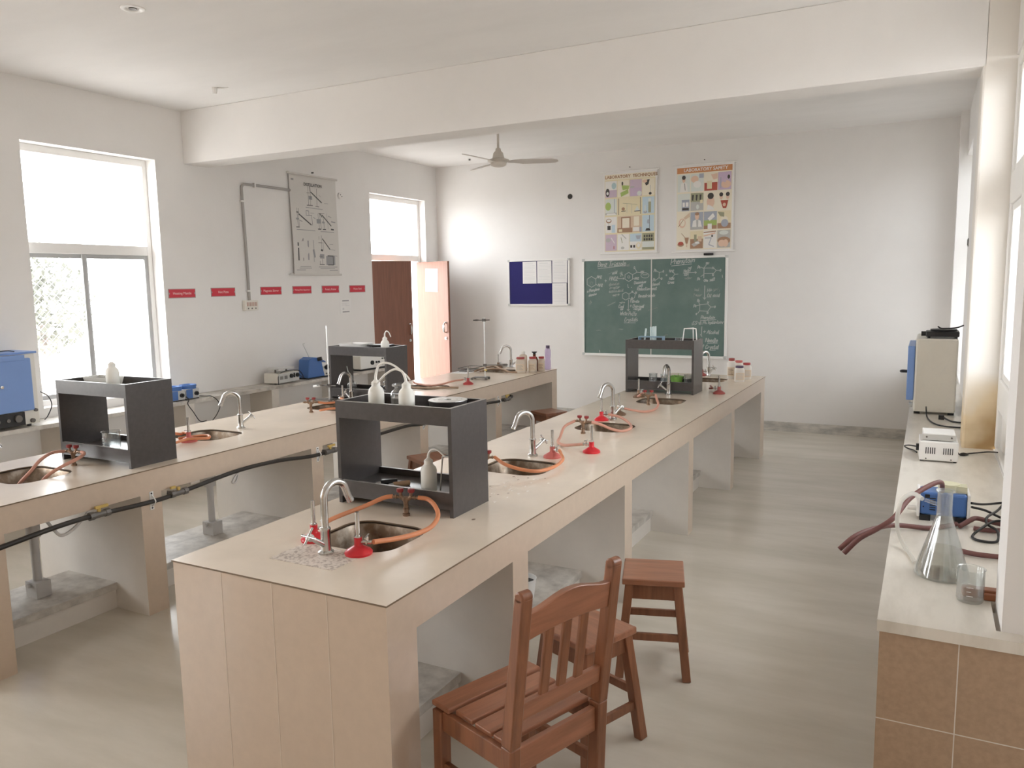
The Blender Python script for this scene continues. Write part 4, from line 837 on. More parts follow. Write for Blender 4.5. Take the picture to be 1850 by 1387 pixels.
hose([(.20, 3.52, ZK + .011), (.24, 3.51, ZK + .011), (.30, 3.53, ZK + .011), (.35, 3.54, ZK + .011)], .0095, 'maroon', 'lower maroon hose right of the pump towards the window', 'vacuum_hose', 'hose', 'maroon vacuum hoses')
hose([(.14, 3.20, ZK + .011), (.20, 3.18, ZK + .011), (.30, 3.19, ZK + .011), (.35, 3.22, ZK + .011)], .0095, 'maroon', 'maroon hose end lying right of the conical flask', 'vacuum_hose', 'hose', 'maroon vacuum hoses')
hose([(.197, 3.72, .83), (.243, 3.80, .81), (.30, 3.88, .80), (.355, 3.85, .82)], .005, 'black', 'upper black cable leaving the pump towards the window', 'cable', 'cable', None)
hose([(.197, 3.695, .82), (.248, 3.72, .805), (.294, 3.70, .79), (.355, 3.66, ZK + .006)], .005, 'black', 'lower black cable leaving the pump towards the window', 'cable', 'cable', None)
hose([(.355, 3.90, .85), (.30, 3.78, .80), (.25, 3.62, .805), (.245, 3.53, .80), (.275, 3.47, ZK + .024), (.27, 3.39, ZK + .006), (.22, 3.37, ZK + .006), (.19, 3.41, ZK + .006), (.217, 3.46, ZK + .026), (.278, 3.57, .806), (.35, 3.58, .80)], .005, 'black', 'black cable coiled in loops right of the pump', 'cable', 'cable', None)
tag(MB().box(-.075, .075, -.018, .018, 0, .03).box(-.02, .03, -.03, .018, .0, .022).obj('wooden_clamp', 'woodblock', smooth=0, bevel=.004, loc=(.21, 2.78, ZK), rotz=.1), 'reddish brown wooden clamp lying by the near pier', 'clamp')

t = thing('plastic_pot', 'white plastic pot under the nearer bench behind the wooden chair', 'pot', (-1.80, 3.50, .151))
MB().lathe([(0, 0), (.055, 0), (.068, .10), (.071, .104), (.066, .104), (.054, .008), (0, .006)], 28).obj('pot', 'white', t); MB().lathe([(0, .08), (.062, .08), (.062, .0815), (0, .0815)], 24).obj('infill', 'black', t)  # black disc painted in for the shade inside the pot's opening

# ------------------------------------------------------------------ far wall: notice board, chalkboard, posters
def framed(nm, label, cat, x0, x1, z0, z1, fw, face, th=.022, corner='greybox'):
    t = thing(nm, label, cat, ((x0 + x1) / 2, YB, z0)); w_, h = (x1 - x0) / 2, z1 - z0
    MB().box(-w_ + fw, w_ - fw, -th + .008, -.001, fw, h - fw).obj('surface', face, t, smooth=0)
    MB().box(-w_, w_, -th, 0, 0, fw).box(-w_, w_, -th, 0, h - fw, h).box(-w_, -w_ + fw, -th, 0, fw, h - fw).box(w_ - fw, w_, -th, 0, fw, h - fw).obj('frame', 'frame', t, smooth=0, bevel=.003)
    c = fw * 1.25
    for sx in (-1, 1):
        for z in (0, h): MB().box(sx * w_ - c if sx > 0 else -w_ - .003, w_ + .003 if sx > 0 else -w_ + c, -th - .003, 0, z - .003 if z == 0 else h - c, c if z == 0 else h + .003).obj('corner_cap', corner, t, smooth=0, bevel=.003)
    return t
t = framed('notice_board', 'blue felt notice board in white frame with pinned papers', 'notice board', -5.062, -4.155, 1.473, 2.086, .022, 'felt')
MB().box(.412, .424, -.016, -.0145, .03, .585).obj('dark_edge_strip', 'black', t, smooth=0)
def pinned(label, x, z, w_, h, rot=0.):
    mb = MB().box(-w_ / 2, w_ / 2, -.001, .0005, -h / 2, h / 2)
    mb.box(-w_ / 2 + .03, w_ / 2 - .05, -.0016, -.001, h / 2 - .03, h / 2 - .024, 1)
    for k in range(11): mb.box(-w_ / 2 + .022, w_ / 2 - .022 - .03 * (k % 4 == 3), -.0015, -.001, h / 2 - .055 - k * .0185, h / 2 - .0515 - k * .0185, 1)
    o = mb.obj('pinned_paper', ['paper', 'inkfaint'], smooth=0, loc=(x, YB - .0175, z)); o.rotation_euler = (0, rot, 0)
    return tag(o, label, 'paper', 'papers on the notice board')
pinned('pinned paper on notice board, leftmost of the top row', -4.735, 1.912, .205, .29)
pinned('pinned paper on notice board, middle of the top row', -4.517, 1.914, .21, .29)
pinned('pinned paper on notice board, rightmost of the top row', -4.295, 1.92, .212, .295, .008)
pinned('pinned paper on notice board, single one below the others', -4.300, 1.625, .205, .285)

FONT = dict(a='45 25 02 10 30 43,46 40 50', b='09 00,04 25 43 31 10 01', c='44 25 02 10 30 41', d='45 25 02 10 30 43,49 40 50', e='03 43 35 15 02 10 30 41', f='48 39 28 20 2c,05 35', g='45 25 02 10 30 43,45 4a 2c 0b',
            h='09 00,03 25 44 40', i='14 10 20,17 16', j='25 2a 0b', k='09 00,44 02 40', l='09 00 10', m='05 00,03 14 25 30,33 54 65 60', n='05 00,03 24 44 40', o='25 02 10 30 43 25', p='05 0c,04 25 43 30 01', q='45 02 10 43,45 4c', r='05 00,03 24 44',
            s='45 25 03 42 30 00', t='19 11 20 31,06 36', u='05 01 20 43,45 40 50', v='05 20 45', w='05 10 33 50 65', x='05 40,45 00', y='05 11 31,45 3a 1c 0b', z='05 45 00 40',
            A='00 39 60,14 54', B='00 09 48 45 05,05 54 41 00', C='58 29 05 10 30 51', D='00 09 48 64 40 00', F='00 09 59,05 45', G='58 29 05 10 40 54 34', H='00 09,60 69,05 65', K='00 09,59 04 60', N='00 09 60 69', O='29 05 20 50 65 49 29', P='0a 09 49 56 34 03', R='00 09 49 56 04 50', S='58 29 06 44 41 10 01',
            T='09 69,39 30', U='09 01 30 61 69', W='09 20 46 60 89', X='00 69,09 60', Z='09 69 00 60')
FONT.update({'1': '17 39 30', '2': '08 39 46 00 50', '5': '59 09 05 34 42 20 01', '+': '05 65,38 32', '-': '05 45', '(': '2a 05 2b', ')': '0a 25 0b', '.': '10 11', ',': '11 0b', '/': '00 59', "'": '19 17'})
YV = {'a': -1, 'b': -2, 'c': -3}
def invq(q, x, y):
    s = t = .5
    for _ in range(12):
        yt, yb = q[0][1] + (q[1][1] - q[0][1]) * s, q[3][1] + (q[2][1] - q[3][1]) * s; t = (y - yt) / (yb - yt)
        xa, xb = q[0][0] + (q[3][0] - q[0][0]) * t, q[1][0] + (q[2][0] - q[1][0]) * t; s = (x - xa) / (xb - xa)
    return s, t
class Print:
    """marks on a flat sheet, laid out on the sheet's own picture grid q and mapped to its width and height"""
    def __init__(s, mb, q, u0, u1, v0, v1, P): s.mb, s.q, s.u, s.v, s.P = mb, q, (u0, u1), (v0, v1), P
    def uv(s, x, y): a, b = invq(s.q, x, y); return Vector((s.u[0] + (s.u[1] - s.u[0]) * a, s.v[0] + (s.v[1] - s.v[0]) * b))
    def line(s, pts, w_, mi, smooth=False):
        p = [s.uv(*q) for q in pts]
        if smooth: p = [Vector((v.x, v.y)) for v in crom([(a.x, a.y, 0) for a in p], 4)]
        for i, (a, b) in enumerate(zip(p, p[1:])):
            d = b - a
            if d.length < 1e-6: continue
            d.normalize(); n = Vector((-d.y, d.x)) * w_ / 2; a2, b2 = a - d * w_ * .3, b + d * w_ * .3; k = i % 3
            s.mb.face([s.P(a2 + n, k), s.P(a2 - n, k), s.P(b2 - n, k), s.P(b2 + n, k)], mi)
    def write(s, txt, x, y, h, mi, slope=0., w_=.007, sh=.25, adv=.66):
        u = h / 9.; cx = x
        for ch in txt:
            if ch == ' ': cx += h * .34; continue
            g = FONT.get(ch)
            if not g: continue
            mx = 0
            for st in g.split(','):
                pts = []
                for tk in st.split():
                    gx, gy = int(tk[0]), YV.get(tk[1], None) if tk[1] in YV else int(tk[1]); mx = max(mx, gx)
                    px_ = cx + gx * u * .78 + gy * u * sh * .8 + random.uniform(-.25, .25) * u; py = y - gy * u * (1 + random.uniform(-.04, .04)) + (cx - x) * slope
                    pts.append((px_, py))
                s.line(pts, w_, mi, len(pts) > 2)
            cx += (mx + 1.7) * u * .78

t = framed('chalkboard', 'green chalkboard covered with chalk chemistry notes', 'chalkboard', -3.971, -2.117, .835, 2.066, .026, 'board', .03)
MB().box(-.012, .0, -.0235, -.021, .026, 1.205).obj('centre_joint', 'chartp', t, smooth=0)
MB().box(-.90, .90, -.055, -.02, -.004, .004).obj('chalk_ledge', 'frame', t, smooth=0)
mb = MB(); zc = YB - .022 - .0004
pr = Print(mb, [(40, 208), (1665, 145), (1650, 1300), (40, 1255)], -3.945 + 3.044, -2.143 + 3.044, 2.040 - .835, .861 - .835, lambda p, k: (p.x, -.0225 - .0003 * k, p.y))
W = pr.write; Ln = lambda pts, mi=0, w_=.007: pr.line(pts, w_, mi)
W('Benz Triazole', 210, 268, 55, 0, -.06, .009); Ln([(210, 290), (490, 255)])
W('Glacial', 500, 262, 30, 1, -.1); W('acid', 385, 350, 30, 0, -.2); Ln([(335, 350), (440, 305)], 1)
hexa = lambda x, y, r, mi=0: Ln([(x + r * cos(R(90 + 60 * k)), y + r * sin(R(90 + 60 * k))) for k in range(7)], mi)
hexa(130, 440, 62); pr.line([(130 + 18 * cos(k), 455 + 18 * sin(k)) for k in range(8)], .006, 1); Ln([(180, 405), (215, 378)]); W('NH2', 200, 395, 30, 0, .1); Ln([(180, 465), (212, 482)]); W('NH2', 212, 492, 30, 0)
W('o Phenylene', 75, 560, 30, 0, -.2); W('diamine', 95, 605, 28, 0, -.2); W('(108)', 95, 690, 34, 1, -.1)
Ln([(295, 425), (315, 425)]); Ln([(305, 412), (305, 440)]); W('HNO2', 350, 420, 40, 0)
Ln([(455, 400), (525, 398)]); Ln([(515, 390), (527, 398), (515, 408)]); W('Zn', 480, 370, 30, 1); W('HCl', 470, 350, 26, 1)
for (x, y, s_) in ((345, 480, 'dissolve'), (350, 520, 'in water'), (345, 560, 'acetic acid'), (390, 600, 'warm')): W(s_, x, y, 34, 1, -.1)
hexa(582, 380, 52); pr.line([(582 + 14 * cos(k), 380 + 14 * sin(k)) for k in range(8)], .006, 0)
Ln([(627, 352), (680, 325)]); Ln([(680, 325), (655, 282)]); Ln([(680, 325), (720, 330)]); W('O', 640, 285, 24, 0); W('NH', 722, 335, 26, 0, -.05); Ln([(627, 395), (650, 402)]); W('NH2', 652, 408, 26, 0)
pr.line([(772 + 48 * cos(k * .5), 360 + 30 * sin(k * .5)) for k in range(14)], .006, 0); Ln([(745, 355), (800, 350)], 0)
W('Diazonium', 645, 460, 30, 0, -.12); W('salt', 700, 490, 28, 0, -.1); Ln([(700, 440), (805, 425)], 1)
Ln([(570, 465), (573, 500), (582, 500)]); Ln([(610, 498), (618, 502)])
hexa(545, 600, 45); Ln([(585, 575), (625, 550), (660, 575), (650, 615), (620, 640), (585, 625)]); W('N', 615, 560, 22, 0); W('N', 660, 570, 22, 0); W('N', 610, 635, 22, 0)
W('Reduction heat', 680, 530, 34, 0, -.03); Ln([(685, 540), (815, 532)], 1); W('Benzotriazole', 695, 612, 32, 0, -.06, .007); Ln([(700, 622), (815, 610)], 1)
Ln([(578, 640), (575, 765)]); Ln([(562, 752), (575, 768), (588, 752)]); W('Filtrate', 600, 672, 30, 0); W('warm', 470, 682, 28, 1); W('Cool', 460, 735, 36, 0); W('ice', 480, 760, 26, 0); W('+ Charcoal', 592, 730, 34, 0); W('recryst', 640, 758, 26, 0)
W('White Puffy', 475, 815, 36, 0); Ln([(485, 822), (690, 825)], 1); W('Crystals', 530, 890, 42, 0, -.03); Ln([(525, 908), (660, 908)])
W('Phenytoin', 1070, 230, 62, 0, -.12, .009); Ln([(1075, 250), (1300, 225)])
W('Ph', 875, 318, 28, 0); Ln([(910, 312), (938, 325), (972, 318)]); Ln([(938, 325), (935, 385), (960, 400)]); W('O', 975, 322, 22, 0); W('O', 955, 408, 22, 0); W('Ph', 865, 425, 28, 0); Ln([(900, 412), (933, 385)]); W('Benzil', 860, 480, 32, 0, -.2)
Ln([(1010, 357), (1028, 355)]); Ln([(1019, 346), (1019, 366)]); W('NH2', 1050, 322, 28, 0); Ln([(1095, 320), (1112, 345), (1150, 342)]); Ln([(1112, 345), (1085, 380)]); W('H2N', 1050, 408, 28, 0); W('Urea', 1035, 455, 32, 0, -.1)
Ln([(1205, 330), (1350, 322)]); Ln([(1335, 312), (1352, 322), (1338, 335)]); W('NaOH', 1212, 318, 28, 0); W('EtOH', 1215, 360, 28, 0); W('reflux', 1222, 400, 28, 1, -.1); W('ref', 1262, 280, 24, 0)
Ln([(1435, 262), (1432, 385)], 0, .009); Ln([(1435, 272), (1515, 270)]); Ln([(1540, 272), (1565, 297), (1540, 330), (1440, 332)]); Ln([(1565, 297), (1600, 296)]); W('NH', 1455, 228, 24, 0); Ln([(1440, 262), (1460, 232)]); W('H', 1520, 282, 26, 0); W('N', 1522, 362, 24, 0); W('O', 1602, 306, 22, 0); W('Ph', 1365, 275, 28, 0); Ln([(1405, 262), (1432, 278)]); W('Ph', 1360, 410, 28, 0); Ln([(1400, 368), (1432, 345)]); W('ONa', 1432, 425, 24, 0); W('salt', 1495, 420, 34, 0, -.2); Ln([(1630, 350), (1632, 380)])
W('boil', 1330, 535, 34, 1, -.05); W('1 hour', 1315, 600, 34, 1, -.05)
Ln([(1443, 475), (1440, 625)], 0, .010); Ln([(1425, 610), (1440, 632), (1455, 610)]); W('H+', 1468, 548, 40, 0); W('(pH 7)', 1535, 530, 34, 1); W('Dil', 1470, 605, 36, 0); W('acid', 1530, 600, 38, 0)
Ln([(1390, 695), (1475, 685), (1508, 720), (1475, 770), (1388, 765), (1390, 695)], 0); Ln([(1390, 695), (1372, 655)]); W('Ph', 1360, 660, 26, 0); Ln([(1350, 705), (1390, 697)]); W('Ph', 1322, 722, 26, 0); Ln([(1508, 720), (1545, 718)]); W('O', 1545, 728, 20, 0); W('H', 1470, 680, 24, 0); Ln([(1388, 765), (1365, 795)]); W('N', 1465, 800, 24, 0); W('O', 1345, 810, 18, 0)
W('Phenytoin', 1400, 860, 36, 0, -.04); Ln([(1395, 878), (1565, 868)]); W('(5,5-di Ph. hydantoin)', 1302, 925, 35, 0, -.05, .0065)
Ln([(1412, 950), (1405, 1055)], 0, .008); Ln([(1395, 1040), (1412, 1065)]); W('+ Alcohol', 1425, 1030, 42, 0, .02); W('Needle', 1450, 1130, 46, 0, .0, .008); Ln([(1470, 1145), (1580, 1142)]); W('of Crystal', 1392, 1205, 44, 0, .02, .008); Ln([(1500, 1225), (1560, 1222)])
for k in range(26):                                    # rubbed-out smears
    x, y = random.uniform(120, 1450), random.uniform(270, 1200); a = random.uniform(-.6, .2); Lh = random.uniform(30, 110)
    if k % 4 == 0: Ln([(x, y), (x + Lh * cos(a), y + Lh * sin(a))], 1, .014)
Ln([(225, 1228), (228, 1250)], 0, .012)
mb.obj('chalk_writing', ['chalk', 'chalkfaint'], t, smooth=0, recalc=False)
t = tag(MB().box(-.055, .055, -.02, .02, 0, .026).obj('duster', 'black', smooth=0, bevel=.004, loc=(-2.345, YB - .028, 2.068), rotz=.1), 'small black duster lying on the chalkboard top edge', 'duster')
for k, (x, l) in enumerate(((-2.28, .05), (-2.18, .035), (-2.40, .04))):
    o = MB().cyl((-l / 2, 0, .006), (l / 2, 0, .006), .0055).obj('chalk_stick', 'paper', loc=(x, YB - .043, .840), rotz=.1 * k)
    tag(o, 'white chalk stick on the chalkboard ledge, %s' % ('middle one', 'nearest the right corner', 'leftmost one')[k], 'chalk', 'chalk on the ledge')

def poster(nm, label, x0, x1, z0, z1, title, cells, titleband, edge, body):
    t = thing(nm, label, 'poster', ((x0 + x1) / 2, YB, z0)); w_, h = x1 - x0, z1 - z0; names = list(PAL); y0_ = -.012
    mb = MB()
    def Q(u, v, k): return ((u - .5) * w_, y0_ - .0006 - .0005 * k, (1 - v) * h)
    def shape(s, ox, oy, sw, sh, k):
        c = names.index(s[-1]) + 2
        if s[0] == 'r': mb.face([Q(ox + sw * a, oy + sh * b, k) for a, b in ((s[1], s[2]), (s[3], s[2]), (s[3], s[4]), (s[1], s[4]))], c)
        elif s[0] == 'e': mb.face([Q(ox + sw * (s[1] + s[3] * cos(a)), oy + sh * (s[2] + s[4] * sin(a)), k) for a in [2 * pi * i / 14 for i in range(14)]], c)
        elif s[0] == 'p': mb.face([Q(ox + sw * s[1][i], oy + sh * s[1][i + 1], k) for i in range(0, len(s[1]), 2)], c)
        elif s[0] == 'l':
            a, b = Vector((s[1], s[2])), Vector((s[3], s[4])); d = (b - a).normalized(); n = Vector((-d.y, d.x)) * s[5] / 2
            mb.face([Q(ox + sw * p.x, oy + sh * p.y, k) for p in (a + n, b + n, b - n, a - n)], c)
    mb.box(-w_ / 2, w_ / 2, y0_, y0_ + .0015, 0, h, 0)
    mb.face([Q(a, b, 0) for a, b in ((.035, .03), (.965, .03), (.965, .975), (.035, .975))], 2 + names.index(body))
    mb.face([Q(a, b, 1) for a, b in ((.035, .03), (.965, .03), (.965, .095), (.035, .095))], 2 + names.index(titleband))
    for (c, r_, cs, bgc, shapes) in cells:
        ox, oy, sw, sh = .045 + c * .2295, .108 + r_ * .218, .2295 * cs - .012, .2
        k = 2
        if bgc: shape(('r', 0, 0, 1, 1, bgc), ox, oy, sw, sh, k)
        for i, s in enumerate(shapes): shape(s, ox, oy, sw, sh, k + 1 + i)
    mb.text(title, .052, wally((.015, y0_ - .0024, h * (1 - .0625))), 1, thin=.0012)
    mb.obj('print', ['paper', edge] + list(PAL.values()), t, smooth=0, recalc=False)
    for z in (0, h): MB().cyl((-w_ / 2 - .035, -.012, z), (w_ / 2 + .025, -.012, z), .0075).obj('roller', 'frame', t)
    MB().cyl((0, -.001, h + .045), (0, -.02, h + .045), .006).obj('nail', 'iron', t)
poster('wall_poster', 'laboratory techniques poster, left of two over the chalkboard', -3.69, -2.985, 2.125, 3.13, 'LABORATORY  TECHNIQUES', [
    (0, 0, 1, 'white', [('r', 0, .55, 1, 1, 'mauve'), ('e', .2, .7, .17, .26, 'black'), ('e', .2, .74, .1, .1, 'white'), ('e', .75, .3, .2, .2, 'teal')]),
    (1, 0, 1, 'cream', [('p', (.35, .3, 1, .35, .95, .55, .45, .6), 'green'), ('p', (.25, .75, .9, .55, .95, .8, .3, 1), 'green'), ('e', .42, .2, .07, .12, 'black')]),
    (2, 0, 1, 'lilac', [('r', 0, 0, 1, .5, 'mauve'), ('l', .2, 0, .3, .45, .04, 'lilac'), ('e', .2, .45, .2, .06, 'grey'), ('e', .8, .85, .2, .15, 'pale')]),
    (3, 0, 1, 'cream', [('p', (.1, .1, .6, .05, .5, .35, .3, .42), 'black'), ('e', .2, .15, .2, .1, 'skin'), ('l', .65, .4, .65, .95, .04, 'grey'), ('e', .65, .9, .12, .08, 'black')]),
    (0, 1, 1, 'pale', [('e', .25, .45, .25, .25, 'green'), ('l', .78, 0, .78, .9, .05, 'slate'), ('r', 0, .85, 1, .97, 'grey'), ('p', (.15, .88, .85, .88, .95, .97, .1, .97), 'white')]),
    (1, 1, 2, 'sand', [('l', .05, 0, .05, 1, .02, 'black'), ('l', .95, 0, .95, 1, .02, 'black'), ('l', .22, .3, .82, .42, .02, 'olive'), ('e', .24, .65, .07, .1, 'brown'), ('r', .16, .76, .34, .8, 'black'), ('p', (.72, .8, .82, .5, .92, .8), 'pale'), ('r', .70, .8, .94, .84, 'black'), ('l', .4, .35, .4, .9, .012, 'grey'), ('l', .6, .4, .6, .95, .012, 'grey')]),
    (3, 1, 1, 'sky', [('r', .5, .3, .72, .95, 'olive'), ('r', .5, .1, .72, .3, 'pale'), ('e', .25, .9, .16, .08, 'slate'), ('r', .2, .5, .28, .9, 'pale')]),
    (0, 2, 1, 'white', [('e', .3, .25, .24, .14, 'brown'), ('e', .3, .23, .18, .08, 'white'), ('r', .18, .55, .46, .8, 'black'), ('r', .55, .5, .85, .98, 'sky'), ('l', .3, .36, .3, .55, .04, 'grey')]),
    (1, 2, 2, 'tan', [('r', .15, .05, .55, .8, 'brown'), ('r', .2, .13, .5, .75, 'cream'), ('r', .68, .05, .9, .62, 'cream'), ('r', 0, .72, .62, 1, 'brown'), ('r', .65, .7, .9, .95, 'white'), ('r', .05, .8, .2, .95, 'sand'), ('r', .92, .7, 1, 1, 'slate')]),
    (3, 2, 1, 'sky', [('l', .6, .02, .6, .9, .03, 'black'), ('e', .5, .4, .1, .14, 'slate'), ('p', (.25, .95, .7, .95, .6, .8, .35, .8), 'black')]),
    (0, 3, 1, 'mauve', [('e', .25, .35, .22, .13, 'grey'), ('l', .5, .2, .8, .55, .05, 'white'), ('r', .72, .72, .78, .9, 'red')]),
    (1, 3, 1, 'white', [('l', .35, .0, .75, .3, .06, 'grey'), ('l', .3, .2, .42, .55, .05, 'olive'), ('e', .45, .85, .15, .08, 'grey')]),
    (2, 3, 1, 'white', [('r', 0, 0, 1, .48, 'sky'), ('p', (.5, .12, .95, .12, .85, .35, .6, .35), 'slate'), ('r', .05, .7, .22, .86, 'black'), ('r', .3, .7, .47, .86, 'black'), ('e', .75, .75, .22, .2, 'sand'), ('e', .75, .72, .12, .12, 'white')]),
    (3, 3, 1, 'olive', [('r', 0, .5, 1, .85, 'pale')] + [('e', .2 + .2 * (i % 4), .18 + .2 * (i // 4), .07, .08, 'black') for i in range(8)])], 'cream', mat('poster_brown_lettering', (.38, .2, .1), .6), 'sand')
def man(x, hair='black', coat='white'): return [('p', (x - .3, 1, x - .22, .5, x, .42, x + .25, .52, x + .32, 1), coat), ('e', x, .28, .13, .18, 'skin'), ('e', x, .17, .15, .12, hair)]
poster('wall_poster', 'laboratory safety poster, right of two over the chalkboard', -2.765, -2.06, 2.115, 3.14, 'LABORATORY SAFETY', [
    (0, 0, 1, 'pale', man(.5) + [('l', .55, .5, .62, .9, .04, 'black')]), (1, 0, 1, 'pale', [('e', .3, .3, .3, .2, 'skin'), ('e', .5, .6, .3, .2, 'white'), ('r', .65, 0, 1, .25, 'slate')]),
    (2, 0, 1, 'cream', [('r', 0, .55, 1, 1, 'red'), ('r', .2, .45, .58, .9, 'sand'), ('p', (.5, .1, 1, .05, 1, .35, .7, .4), 'skin')]), (3, 0, 1, 'lilac', [('e', .6, .7, .38, .22, 'skin'), ('e', .8, .3, .1, .12, 'black'), ('l', .2, .3, .2, .9, .08, 'slate'), ('e', .5, .5, .12, .1, 'mauve')]),
    (0, 1, 1, 'pale', [('r', .35, .35, .95, 1, 'slate'), ('r', .42, .5, .6, .75, 'white'), ('r', .68, .5, .88, .75, 'white'), ('r', .4, .82, .92, .95, 'black')]),
    (1, 1, 1, 'grey', [('r', 0, 0, 1, .5, 'olive')] + [('p', (.1 + .3 * i, .1, .25 + .3 * i, .1, .2 + .3 * i, .45, .1 + .3 * i, .4), 'black') for i in range(3)] + [('e', .55, .8, .12, .14, 'pale'), ('r', .75, .4, .95, .6, 'sand')]),
    (2, 1, 1, 'cream', [('e', .5, .55, .3, .32, 'skin'), ('e', .5, .22, .24, .18, 'black'), ('p', (.2, 1, .3, .7, .6, .8, .8, 1), 'white')]), (3, 1, 1, 'cream', man(.25)[1:] + man(.75)[1:] + [('p', (.2, .5, .8, .5, .65, .95, .4, .95), 'red'), ('e', .5, .75, .12, .1, 'skin')]),
    (0, 2, 1, 'cream', [('e', .4, .6, .28, .28, 'skin'), ('e', .42, .58, .2, .2, 'cream'), ('p', (.5, .3, 1, 0, 1, .25, .65, .4), 'tan'), ('l', .1, .8, .5, .4, .04, 'brown')]), (1, 2, 1, 'slate', [('p', (.1, 1, .2, .5, .5, .4, .8, .5, .95, 1), 'white'), ('p', (.45, .45, .62, .45, .6, 1, .5, 1), 'grey'), ('e', .52, .25, .17, .2, 'skin'), ('e', .52, .1, .17, .09, 'brown'), ('r', 0, .85, 1, 1, 'grey')]),
    (2, 2, 1, 'slate', [('r', 0, .5, 1, 1, 'green'), ('p', (.3, .4, .7, .1, .85, .3, .45, .55), 'white'), ('r', 0, .8, 1, 1, 'brown'), ('r', .3, .7, .62, 1, 'white')]), (3, 2, 1, 'sand', [('e', .5, .5, .3, .2, 'cream'), ('p', (0, .05, .5, .1, .5, .35, .2, .3), 'olive'), ('r', 0, .7, 1, 1, 'brown'), ('e', .55, .7, .28, .22, 'slate')]),
    (0, 3, 1, 'cream', [('e', .3, .75, .26, .12, 'brown'), ('e', .3, .68, .22, .1, 'red'), ('p', (.6, .35, .95, .35, .85, .7, .7, .7), 'brown'), ('r', .74, .7, .82, .9, 'tan'), ('l', .35, .1, .7, .4, .03, 'brown')]), (1, 3, 1, 'sand', [('r', 0, .45, 1, 1, 'brown'), ('r', .3, .2, .5, .6, 'olive'), ('r', .6, .3, .9, .6, 'tan'), ('p', (.1, .75, .6, .55, .8, .7, .3, .9), 'grey'), ('r', .4, .62, .7, .72, 'white')]),
    (2, 3, 1, 'white', [('l', 0, .1, .95, .05, .06, 'brown'), ('l', 0, .3, .9, .15, .08, 'skin'), ('l', .1, .42, .6, .42, .05, 'slate'), ('l', .6, .42, .4, .8, .05, 'slate'), ('l', .4, .8, .8, .92, .05, 'slate'), ('r', .6, .25, .72, .38, 'black')]), (3, 3, 1, 'grey', [('e', .5, .15, .35, .12, 'pale'), ('e', .5, .6, .5, .22, 'brown'), ('e', .35, .75, .28, .2, 'skin'), ('e', .65, .75, .2, .22, 'skin')])],
    'orange', 'paper', 'cream')
o = MB().lathe([(0, .0045), (.026, .004), (.031, .002), (.034, .0)], 20).obj('vent_hole', 'hole', loc=(-4.146, YB - .003, 2.871)); o.rotation_euler = (pi / 2, 0, 0)
tag(o, 'small dark round pipe hole high in the far wall', 'hole')

